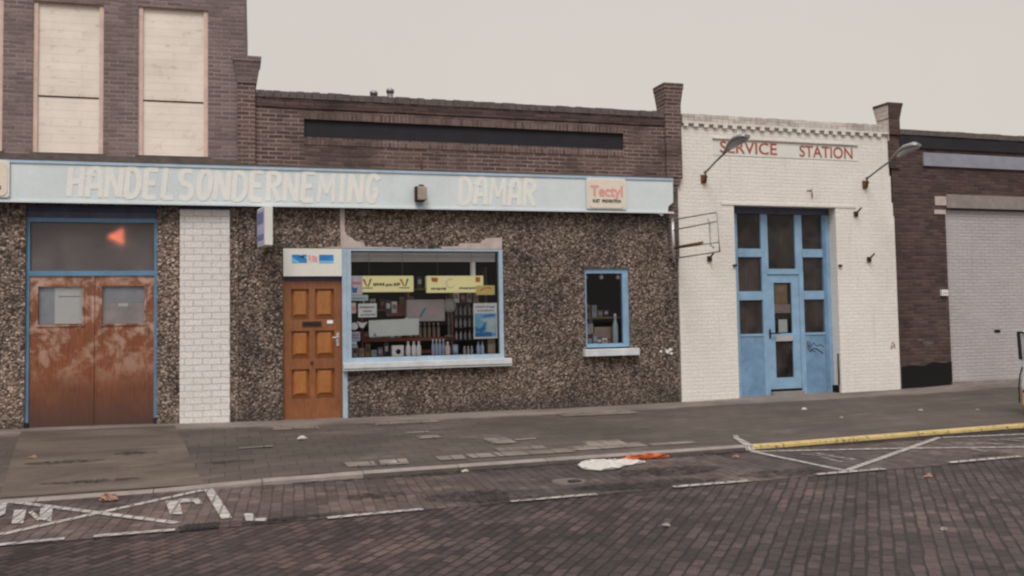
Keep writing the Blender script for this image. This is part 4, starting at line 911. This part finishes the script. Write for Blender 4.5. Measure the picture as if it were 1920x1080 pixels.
def put_bottle(src, loc, lab, group, s=1):
    o = src[0].copy(); c = src[1].copy(); COL.objects.link(o); COL.objects.link(c); c.parent = o; o.location = loc; o.scale = (s, s, s); tag(o, lab, 'bottle', group)
first = {}
def bottles(kind, spots, r, h, body, cap, group):
    for i, (loc, lab) in enumerate(spots):
        if i == 0: first[kind] = bottle_mesh(r, h, body, cap); first[kind][0].location = loc; tag(first[kind][0], lab, 'bottle', group)
        else: put_bottle(first[kind], loc, lab, group)
bottles('white', [((-4.61, .19, .87), 'white bottle nearest the white box on the window ledge'), ((-4.52, .19, .87), 'middle one of three white bottles on the window ledge'), ((-4.44, .19, .87), 'rightmost of three white bottles on the window ledge')], .038, .23, 'bottle_white', 'bottle_white', 'white bottles on the window ledge')
lb = 'one of the small grey bottles on the dark rack in the window'
bottles('grey', [((-3.75+.075*i, .53, zz), lb) for zz in (1.10, 1.30, 1.50) for i in range(7)], .022, .15, 'bottle_grey', 'light_metal', 'small bottles on the rack')
bottles('tin', [((-4.50+.075*i, .52, 1.152), 'one of the slim pale bottles on the dark red shelf') for i in range(7)], .026, .23, 'bottle_tan', 'bottle_white', 'slim bottles on the red shelf')
bottles('pack', [((-4.20+.056*i, .25, .87), 'one of four short blue bottles packed together on the window ledge') for i in range(4)], .025, .25, 'bottle_blue', 'bottle_white', 'packed blue bottles on the window ledge')
bottles('pink', [((-3.98, .18, .87), 'pinkish bottle right of the packed blue bottles on the window ledge')], .042, .21, 'bottle_pink', 'bottle_white', None)
bottles('small', [((-3.70+.06*i, .2, .87), 'one of three tiny grey bottles right of the blue tin') for i in range(3)], .022, .13, 'bottle_grey', 'bottle_white', 'tiny bottles on the window ledge')
bottles('tube', [((-3.485+.068*i, .16, .87), ('left' if i == 0 else 'right')+' one of two tall pale blue bottles under the blue poster') for i in range(2)], .03, .20, 'bottle_blue', 'bottle_blue', 'tall blue bottles under the poster')
t = thing('tin', 'pale blue tin between the pinkish bottle and tiny bottles', 'tin', (-3.855, .18, .87))
MB().lathe((0, 0, 0), [(.046, 0), (.046, .15)], 14).build('body', 'bottle_blue', t); MB().lathe((0, 0, .1505), [(.048, 0), (.048, .012)], 14).build('lid', 'light_metal', t)
t = thing('package', 'tan cardboard packet at the right end of the window ledge', 'packet', (-3.26, .16, .87))
MB().box(-.06, .06, 0, .07, 0, .24).build('body', 'bottle_tan', t, bevel=.004); MB().box(-.055, .055, -.002, -.0005, .16, .2).build('print', 'brown_paper', t)
t = thing('carton', 'white box with a round black hole on the window ledge', 'box', (-4.775, .16, .87))
MB().box(-.092, .092, 0, .12, 0, .17).build('body', 'paper', t, bevel=.004); MB().lathe((.005, -.001, .075), [(.001, -.001), (.04, -.001), (.04, .001), (.001, .001)], 16, 'y').build('hole', 'black_plastic', t)
t = thing('wall_clock', 'round white dial hanging at the left of the display window', 'clock', (-5.455, .11, 1.35))
MB().lathe((0, 0, 0), [(.055, 0), (.06, .01), (.055, .03)], 20, 'y').build('dial', 'paper', t)
m = MB().box(-5.51, -5.372, .05, .054, 1.125, 1.268); m.cur = 1; smudges(m, -5.49, -5.40, 1.16, 1.24, .0495, 5, 2)
item('leaflet', 'lavender leaflet low at the left edge of the shop window', 'leaflet', m, ['lavender_paper', 'grey_ink'])
m = MB().box(-5.51, -5.425, .05, .054, 1.03, 1.12); m.cur = 1; smudges(m, -5.50, -5.44, 1.05, 1.09, .0495, 4)
item('leaflet', 'pale blue leaflet under the lavender one in the shop window', 'leaflet', m, ['pale_blue_paper', 'grey_ink'])
t = thing('paper_cone', 'crumpled white paper hanging beside the round dial', 'paper', (-5.33, .14, 1.38))
MB().prism([(-.08, .05), (-.03, -.05), (.02, -.06), (.09, .04), (.0, .02)], 0, .02).build('sheet', 'paper', t)
t = thing('poster', 'blue and white poster at the right of the shop window', 'poster', (-3.385, .06, 1.117))
MB().box(-.195, .195, 0, .004, 0, .565).build('sheet', 'paper', t)
MB().box(-.175, .175, -.003, -.001, .03, .40).build('picture', 'light_blue_ink', t)
MB().mat(0).prism([(-.17, .20), (-.12, .16), (-.05, .19), (.0, .28), (-.01, .14), (-.06, .10), (-.17, .12)], -.006, -.004).prism([(-.05, .34), (.15, .36), (.16, .39), (-.02, .375)], -.006, -.004).box(-.174, .1, -.0036, -.0031, .031, .10).build('figure', 'blue_ink', t)
MB().prism([(.0, .12), (.16, .08), (.17, .33), (-.10, .31), (-.03, .26), (.03, .27)], -.0085, -.0065).build('highlight', 'pale_blue_paper', t)
m = MB(); smudges(m, -.16, .0, .49, .53, -.001, 5); m.build('print', 'grey_ink', t); m = MB(); smudges(m, .02, .16, .485, .53, -.001, 3); smudges(m, -.13, .14, .43, .465, -.001, 10); m.build('print', 'blue_ink', t)
t = thing('desk_fan', 'grey fan standing dimly in the middle of the shop window', 'fan', (-3.90, .42, 1.152))
MB().lathe((0, 0, 0), [(.09, 0), (.07, .02), (.018, .04), (.018, .40)], 14).build('stand', 'grey_metal', t)
MB().lathe((0, -.05, .5), [(.02, -.04), (.10, -.03), (.12, 0), (.10, .03), (.02, .04)], 18, 'y').build('cage', 'bottle_grey', t)
t = thing('notice', 'red and white cards on the upper red shelf in the window', 'card', (-4.55, .46, 1.551))
MB().box(-.16, .14, 0, .02, 0, .13).build('card', 'shelf_red', t); MB().box(-.04, .11, -.003, -.001, .03, .11).build('panel', 'litter_orange', t); MB().box(.15, .21, 0, .02, 0, .12).build('card', 'old_pink_paper', t)
lab = 'one of the many small cartons crowding the shop windows'
gp = None; cols = ['shelf_red', 'grey_box', 'bottle_tan', 'brown_paper', 'bottle_blue', 'old_pink_paper', 'navy_faded', 'paper']
spots = [(-5.22+.105*i, .50, 1.152) for i in range(6)]+[(-4.86+.1*i, .52, 1.552) for i in range(3)]+[(-5.40+.098*i, .42, .87) for i in range(6)]+[(-3.74+.11*i, .53, 1.70) for i in range(4)]+[(-1.60+.085*i, .26+.03*(i % 2), .96) for i in range(6)]+[(-1.62+.11*i, .62, 1.432) for i in range(6)]+[(-5.2+.13*i, .8, 1.95) for i in range(15)]+[(-5.2+.16*i, .95, 1.62) for i in range(12)]
for i, (bx_, by_, bz_) in enumerate(spots):
    w_ = random.uniform(.035, .045); h_ = random.uniform(.10, .21)
    m = MB().box(-w_, w_, 0, .08, 0, h_).mat(1).box(-w_*.7, w_*.7, -.002, -.0005, h_*.35, h_*.75)
    o = m.build('goods_box', [cols[i % 8], cols[(i*3+5) % 8]]); o.location = (bx_, by_, bz_); tag(o, lab, 'box', 'small cartons in the shop windows')
ws = thing('wall_shelf', 'dim shelf of cartons behind the small window', 'shelf', (0, 0, 0))
MB().box(-1.9, -.8, .60, .88, 1.40, 1.43).build('board', 'brown_paper', ws); MB().box(-1.36, -1.30, .70, .88, 1.30, 1.399).build('bracket', 'grey_metal', ws)
rk = thing('stock_shelf', 'long dim stock shelf deep inside the shop behind the yellow boxes', 'shelf', (0, 0, 0))
MB().box(-5.4, -3.2, .78, 1.06, 1.92, 1.949).box(-5.4, -3.2, .93, 1.20, 1.59, 1.619).box(-5.45, -5.41, .78, 1.2, .6, 2.3).box(-3.19, -3.15, .78, 1.2, .6, 2.3).build('boards', 'brown_paper', rk)
# small window goods
for xx, lab in ((-1.655, 'left'), (-1.37, 'middle'), (-1.07, 'right')):
    t = thing('bulb', f'{lab} one of three pale bulbs along the top of the small window', 'bulb', (xx+.02, .14, 2.10), 0, 'bulbs in the small window')
    MB().lathe((0, 0, 0), [(.008, -.045), (.03, -.03), (.034, -.005), (.018, .022)], 12).build('globe', 'bottle_white', t); MB().lathe((0, 0, .0225), [(.014, 0), (.014, .06)], 10).build('socket', 'light_metal', t)
bottles('sw', [((-1.075, .24, .96), 'tall grey-white bottle at the right of the small window')], .05, .52, 'pale_blue_paper', 'bottle_white', None)
t = thing('carton', 'brownish boxes with a paper label at the bottom of the small window', 'box', (-1.30, .32, .96))
MB().box(-.12, .20, 0, .15, 0, .30).build('body', 'bottle_tan', t, bevel=.006); MB().box(-.07, .10, -.003, -.001, .12, .24).build('print', 'old_pink_paper', t)
t = thing('carton', 'low dark carton behind the tan boxes in the small window', 'box', (-1.52, .34, .96))
MB().box(-.09, .09, 0, .15, 0, .36).build('body', 'grey_box', t, bevel=.006); MB().box(-.06, .06, -.003, -.001, .1, .18).build('print', 'shelf_red', t)

# ------------------------------------------------------------------ parked car, half on the pavement
CAR = thing('parked_car', 'white hatchback parked half on the kerb at the right edge of the photo', 'car', (3.535, -4.30, -.128)); CAR.rotation_euler = (R(4.0), 0, R(1.6))
prof = [(0.03, .17), (.0, .42), (.0, .72), (-.005, .80), (-.01, 1.18), (.10, 1.29), (1.6, 1.33), (2.25, 1.22), (2.75, .86), (3.5, .76), (3.62, .62), (3.66, .36), (3.56, .22), (.25, .15)]
def half(z): return .74 if z < .86 else .74+.02*(z-.86)/.45 if z < 1.2 else .70
n = len(prof); vs = []
for sgn in (-1, 1): vs += [(x_, sgn*half(z_), z_) for x_, z_ in prof]
fs = [(i, (i+1) % n, n+(i+1) % n, n+i) for i in range(n)]
low = [0, 1, 2, 3, 8, 9, 10, 11, 12, 13]; up_ = [3, 4, 5, 6, 7, 8]
fs += [low, up_, [n+i for i in reversed(low)], [n+i for i in reversed(up_)]]
body = MB().add(vs, fs).build('body', 'car_white', CAR, bevel=.03)
# rear window slopes between (.06,.80) and (.16,1.16)
def rearq(z0, z1, y0, y1, off):
    fx = lambda z: -.005-(z-.80)*(.005/.38)-off
    return [(fx(z0), -y1, z0), (fx(z0), y1, z0), (fx(z1), y0, z1), (fx(z1), -y0, z1)]
rw = MB(); a = rearq(.84, 1.17, .68, .69, .012); b = rearq(.84, 1.17, .68, .69, -.01); rw.add(a+b, [(0,1,2,3),(7,6,5,4),(0,4,5,1),(1,5,6,2),(2,6,7,3),(3,7,4,0)])
rw = rw.build('rear_window', 'pane_board', CAR); MB().box(-.036, -.016, -.76, .76, 1.175, 1.20).build('top_seal', 'black_plastic', rw)  # opaque pale grey paints a bright reflection into the rear glass
for sgn in (-1, 1): MB().tube([(-.012, sgn*.70, .70), (-.016, sgn*.735, .58), (-.016, sgn*.75, .40), (-.012, sgn*.74, .18)], .010, 8).build('corner_guard', 'black_plastic', CAR); 
fr = MB()
for q in ([(.58, .84, 1.17)],):
    for sgn in (-1, 1):
        a = [(-.035, sgn*(half(z)+.002+(.03 if z > 1 else 0)), z) for z in (.80, 1.19)]; bq = [(p[0], p[1]-sgn*.035, p[2]) for p in a]
        v8 = a+bq; v8 += [(p[0]+.03, p[1], p[2]) for p in v8]
        fr = MB().add(v8, [(0,1,3,2),(4,6,7,5),(0,4,5,1),(2,3,7,6),(0,2,6,4),(1,5,7,3)]); fr.build('seal', 'black_plastic', rw)
MB().box(-.05, .10, -.59, .59, .16, .36).build('bumper', 'black_plastic', CAR, bevel=.02)
for sgn in (-1, 1):
    tl = MB().box(-.022, .05, sgn*.60, sgn*.69, .33, .38).build('tail_light', 'tail_red', CAR, bevel=.008)
    MB().box(-.018, .05, sgn*.60, sgn*.685, .16, .325).build('indicator', 'plate_yellow', CAR, bevel=.008)
    hl = MB().box(3.60, 3.665, sgn*.42, sgn*.70, .52, .66).build('headlight', 'light_metal', CAR, bevel=.008)
    for (x0, x1) in ((.55, 1.30), (1.36, 2.18)):
        z0, z1 = .88, 1.20; yo = lambda z: sgn*(half(z)+.008)
        sl = (.10 if x0 < 1 else 0, .16 if x1 > 2 else 0)
        q = [(x0-(.12 if x0 < 1 else 0), yo(z0), z0), (x1+(.2 if x1 > 2 else 0), yo(z0), z0), (x1, yo(z1), z1), (x0, yo(z1), z1)]; q2 = [(p[0], p[1]-sgn*.02, p[2]) for p in q]
        MB().add(q+q2, [(0,1,2,3),(7,6,5,4),(0,4,5,1),(1,5,6,2),(2,6,7,3),(3,7,4,0)]).build('side_window', 'car_glass', CAR)
    for xx in (.62, 2.95):
        wl = MB().lathe((xx, sgn*.66, .27), [(.17, -.09), (.25, -.09), (.272, -.06), (.272, .06), (.25, .095), (.17, .095)], 24, 'y').build('wheel', 'tyre', CAR)
        MB().lathe((xx, sgn*.66, .27), [(.02, -.10), (.165, -.088), (.165, .088), (.02, .10)], 20, 'y').build('rim', 'light_metal', wl)
        ar = arc(xx, .27, .33, .33, 0, 180, 12)
        MB().prism(ar, sgn*.742-.006, sgn*.742+.006).build('wheel_arch', 'black_plastic', CAR)
pl = MB().box(-.015, -.003, -.26, .26, .47, .58).build('number_plate', 'plate_yellow', CAR)

# ------------------------------------------------------------------ litter
def crumple(name, lab, cx, cy, z, outline, mat, h=.03, group=None):
    bm = bmesh.new(); n = len(outline); rings = []
    for k_, (s, hh) in enumerate(((1, 0), (.98, .012), (.66, h*.8), (.3, h))):
        rings.append([bm.verts.new((x_*s+random.uniform(-.008, .008)*(k_ > 0), y_*s+random.uniform(-.008, .008)*(k_ > 0), hh*random.uniform(.5, 1.3))) for x_, y_ in outline])
    for r0, r1 in zip(rings, rings[1:]):
        for i in range(n): bm.faces.new((r0[i], r0[(i+1) % n], r1[(i+1) % n], r1[i]))
    bm.faces.new(rings[-1]); bm.faces.new(list(reversed(rings[0])))
    if h > .04:
        bmesh.ops.triangulate(bm, faces=bm.faces[:]); bmesh.ops.subdivide_edges(bm, edges=bm.edges[:], cuts=2, use_grid_fill=True)
        for v_ in bm.verts:
            if v_.co.z > .004: v_.co += Vector((random.uniform(-.012, .012), random.uniform(-.012, .012), random.uniform(-.012, .014)))
    me = bpy.data.meshes.new(name); bm.to_mesh(me); bm.free(); me.materials.append(MATS[mat])
    o = bpy.data.objects.new(name, me); COL.objects.link(o); o.location = (cx, cy, z); return tag(o, lab, 'litter', group)
LZ = -.159
def outl(pts, cx, cy): return [(a-cx, b-cy) for a, b in reversed(pts)]
crumple('plastic_sheet', 'large flattened white plastic sheet lying in the gutter', -3.45, -4.88, LZ, outl([(-3.64, -4.66), (-3.36, -4.62), (-3.22, -4.80), (-2.98, -4.84), (-3.0, -4.92), (-3.25, -5.0), (-3.42, -5.15), (-3.63, -5.20), (-3.77, -5.05), (-3.74, -4.85)], -3.45, -4.88), 'litter_white', .043)
crumple('plastic_strip', 'long orange strip lying along the foot of the kerb', -2.87, -4.64, LZ, outl([(-3.14, -4.63), (-2.83, -4.60), (-2.55, -4.59), (-2.56, -4.63), (-2.85, -4.66), (-3.15, -4.70)], -2.87, -4.64), 'litter_orange', .041)
blob = lambda r, e=.6: [(r*math.cos(i*.785)*random.uniform(.6, 1.2), r*e*math.sin(i*.785)*random.uniform(.6, 1.2)) for i in range(8)]
for cx, cy, r, lab, mt, road in [(-6.42, -2.09, .06, 'crumpled white paper on the pavement before the shop door', 'litter_white', 0), (1.11, -1.86, .055, 'crumpled white paper on the pavement before the blue doors', 'litter_white', 0), (2.52, -2.73, .05, 'small grey-white scrap on the pavement before the brick garage', 'concrete', 0), (1.0, -2.9, .035, 'tan scrap on the pavement before the yellow kerb', 'bottle_tan', 0), (3.3, -3.0, .035, 'pale scrap on the pavement near the parked car', 'concrete', 0),
        (-4.95, -4.72, .035, 'white scrap lying against the foot of the kerb', 'litter_white', 1), (-8.35, -4.95, .085, 'brownish orange scrap on the crossed bay lines at the left', 'litter_pink', 1), (-1.9, -4.95, .04, 'pinkish scrap in the gutter before the yellow kerb', 'litter_pink', 1), (-.86, -6.75, .05, 'pink scrap on the road beside the corner of the painted bay', 'litter_pink', 2), (-4.15, -7.75, .035, 'grey scrap on the road bricks in the middle foreground', 'concrete', 2),
        (-2.35, -8.6, .035, 'pale scrap on the road bricks right of the middle', 'concrete', 2), (-.95, -9.0, .022, 'tiny white scrap on the dark road bricks at the lower right', 'litter_white', 2), (-9.4, -2.6, .05, 'orange-tan scrap on the driveway at the left', 'litter_pink', 0), (-5.62, -4.2, .03, 'little white scrap on the pale tiles near the kerb', 'litter_white', 0)]:
    crumple('scrap', lab, cx, cy, (pz(cx, cy)+.012) if road == 0 else LZ+.001 if road == 1 else -.165, list(reversed(blob(r)))[::-1], mt, r*.6, 'scraps of litter')
# gully in the lane edge and manhole
t = thing('gully_grate', 'black iron gully grate at the end of the left painted bay', 'grate', (-7.53, -6.44, -.158))
MB().slab([(-.15, -.13), (.13, -.11), (.14, .09), (-.13, .09)], -.06, .003).build('frame', 'dark_grate', t)
m = MB()
for i in range(6): m.box(-.11+.04*i, -.09+.04*i, -.10, .08, .0032, .010)
m.build('bars', 'dark_grate', t)
t = thing('drain_cover', 'round worn drain cover with dark hole in the parking lane', 'cover', (-4.16, -5.68, -.158))
MB().lathe((0, 0, 0), [(.17, -.05), (.17, .004), (.13, .008), (.11, .003)], 22).build('ring', 'coping', t)
MB().lathe((.04, -.05, .0085), [(.005, 0), (.07, 0), (.07, .003), (.005, .003)], 16).build('hole', 'dark_grate', t)

# ------------------------------------------------------------------ light, sky, camera
Wd = bpy.data.worlds.new('World'); SC.world = Wd; Wd.use_nodes = True
nt = Wd.node_tree; N = nt.nodes; bg = N['Background']
sky = N.new('ShaderNodeTexSky'); sky.sky_type = 'NISHITA'; sky.sun_disc = False
SUN_EL, SUN_AZ = 57, 205      # azimuth: compass from +Y clockwise -> behind the camera, to its left
sky.sun_elevation = R(SUN_EL); sky.sun_rotation = R(SUN_AZ); sky.air_density = 2.; sky.dust_density = 6.
tc = N.new('ShaderNodeTexCoord'); sp = N.new('ShaderNodeSeparateXYZ'); nt.links.new(tc.outputs['Generated'], sp.inputs[0])
mr = N.new('ShaderNodeValToRGB'); nt.links.new(sp.outputs[2], mr.inputs[0]); e = mr.color_ramp.elements   # overcast deck
e[0].position = 0.; e[0].color = (6.0, 5.6, 5.0, 1); e[1].position = 1.; e[1].color = (16.5, 15.7, 15.0, 1)
x_ = e.new(.16); x_.color = (6.05, 5.68, 5.14, 1); x_ = e.new(.36); x_.color = (5.95, 5.52, 5.14, 1); x_ = e.new(.55); x_.color = (9.6, 9.05, 8.5, 1)
cl = N.new('ShaderNodeTexNoise'); cl.inputs['Scale'].default_value = 2.2; cl.inputs['Detail'].default_value = 5; nt.links.new(tc.outputs['Generated'], cl.inputs['Vector'])
cr = N.new('ShaderNodeValToRGB'); cr.color_ramp.elements[0].position = .3; cr.color_ramp.elements[0].color = (.975, .975, .975, 1); cr.color_ramp.elements[1].position = .7; cr.color_ramp.elements[1].color = (1.02, 1.02, 1.02, 1); nt.links.new(cl.outputs['Fac'], cr.inputs[0])
cm = N.new('ShaderNodeMix'); cm.data_type = 'RGBA'; cm.blend_type = 'MULTIPLY'; cm.inputs[0].default_value = 1.; nt.links.new(mr.outputs[0], cm.inputs[6]); nt.links.new(cr.outputs[0], cm.inputs[7])
mx = N.new('ShaderNodeMix'); mx.data_type = 'RGBA'; mx.inputs[0].default_value = .96
nt.links.new(sky.outputs[0], mx.inputs[6]); nt.links.new(cm.outputs[2], mx.inputs[7]); nt.links.new(mx.outputs[2], bg.inputs[0]); bg.inputs[1].default_value = .1
sl = bpy.data.lights.new('sun', 'SUN'); sl.energy = 1.85; sl.angle = R(22); sl.color = (1., .965, .92)
so = bpy.data.objects.new('sun', sl); COL.objects.link(so)
d = Vector((math.sin(R(SUN_AZ))*math.cos(R(SUN_EL)), math.cos(R(SUN_AZ))*math.cos(R(SUN_EL)), math.sin(R(SUN_EL))))
so.rotation_euler = d.to_track_quat('Z', 'Y').to_euler()
cam = bpy.data.cameras.new('camera'); co = bpy.data.objects.new('camera', cam); COL.objects.link(co); SC.camera = co
RW = [[0.9556071237691445, -0.0005707763955868222, 0.2946433423920678], [-0.2941518750848468, 0.055918343788543455, 0.9541214876586812], [-0.017020557738562928, -0.9984351821937429, 0.05326807272668818]]
M = Matrix(((RW[0][0], -RW[0][1], -RW[0][2], -7.35472285), (RW[1][0], -RW[1][1], -RW[1][2], -14.27175725), (RW[2][0], -RW[2][1], -RW[2][2], 1.42822581), (0, 0, 0, 1)))
co.matrix_world = M
cam.sensor_width = 36; cam.lens = 1750/1920*36; cam.shift_y = -36.124/1920; cam.clip_end = 1000; cam.clip_start = .05
SC.view_settings.view_transform = 'Standard'; SC.view_settings.look = 'None'; SC.view_settings.exposure = .17; SC.view_settings.gamma = 1
SC.cycles.filter_width = 2.3
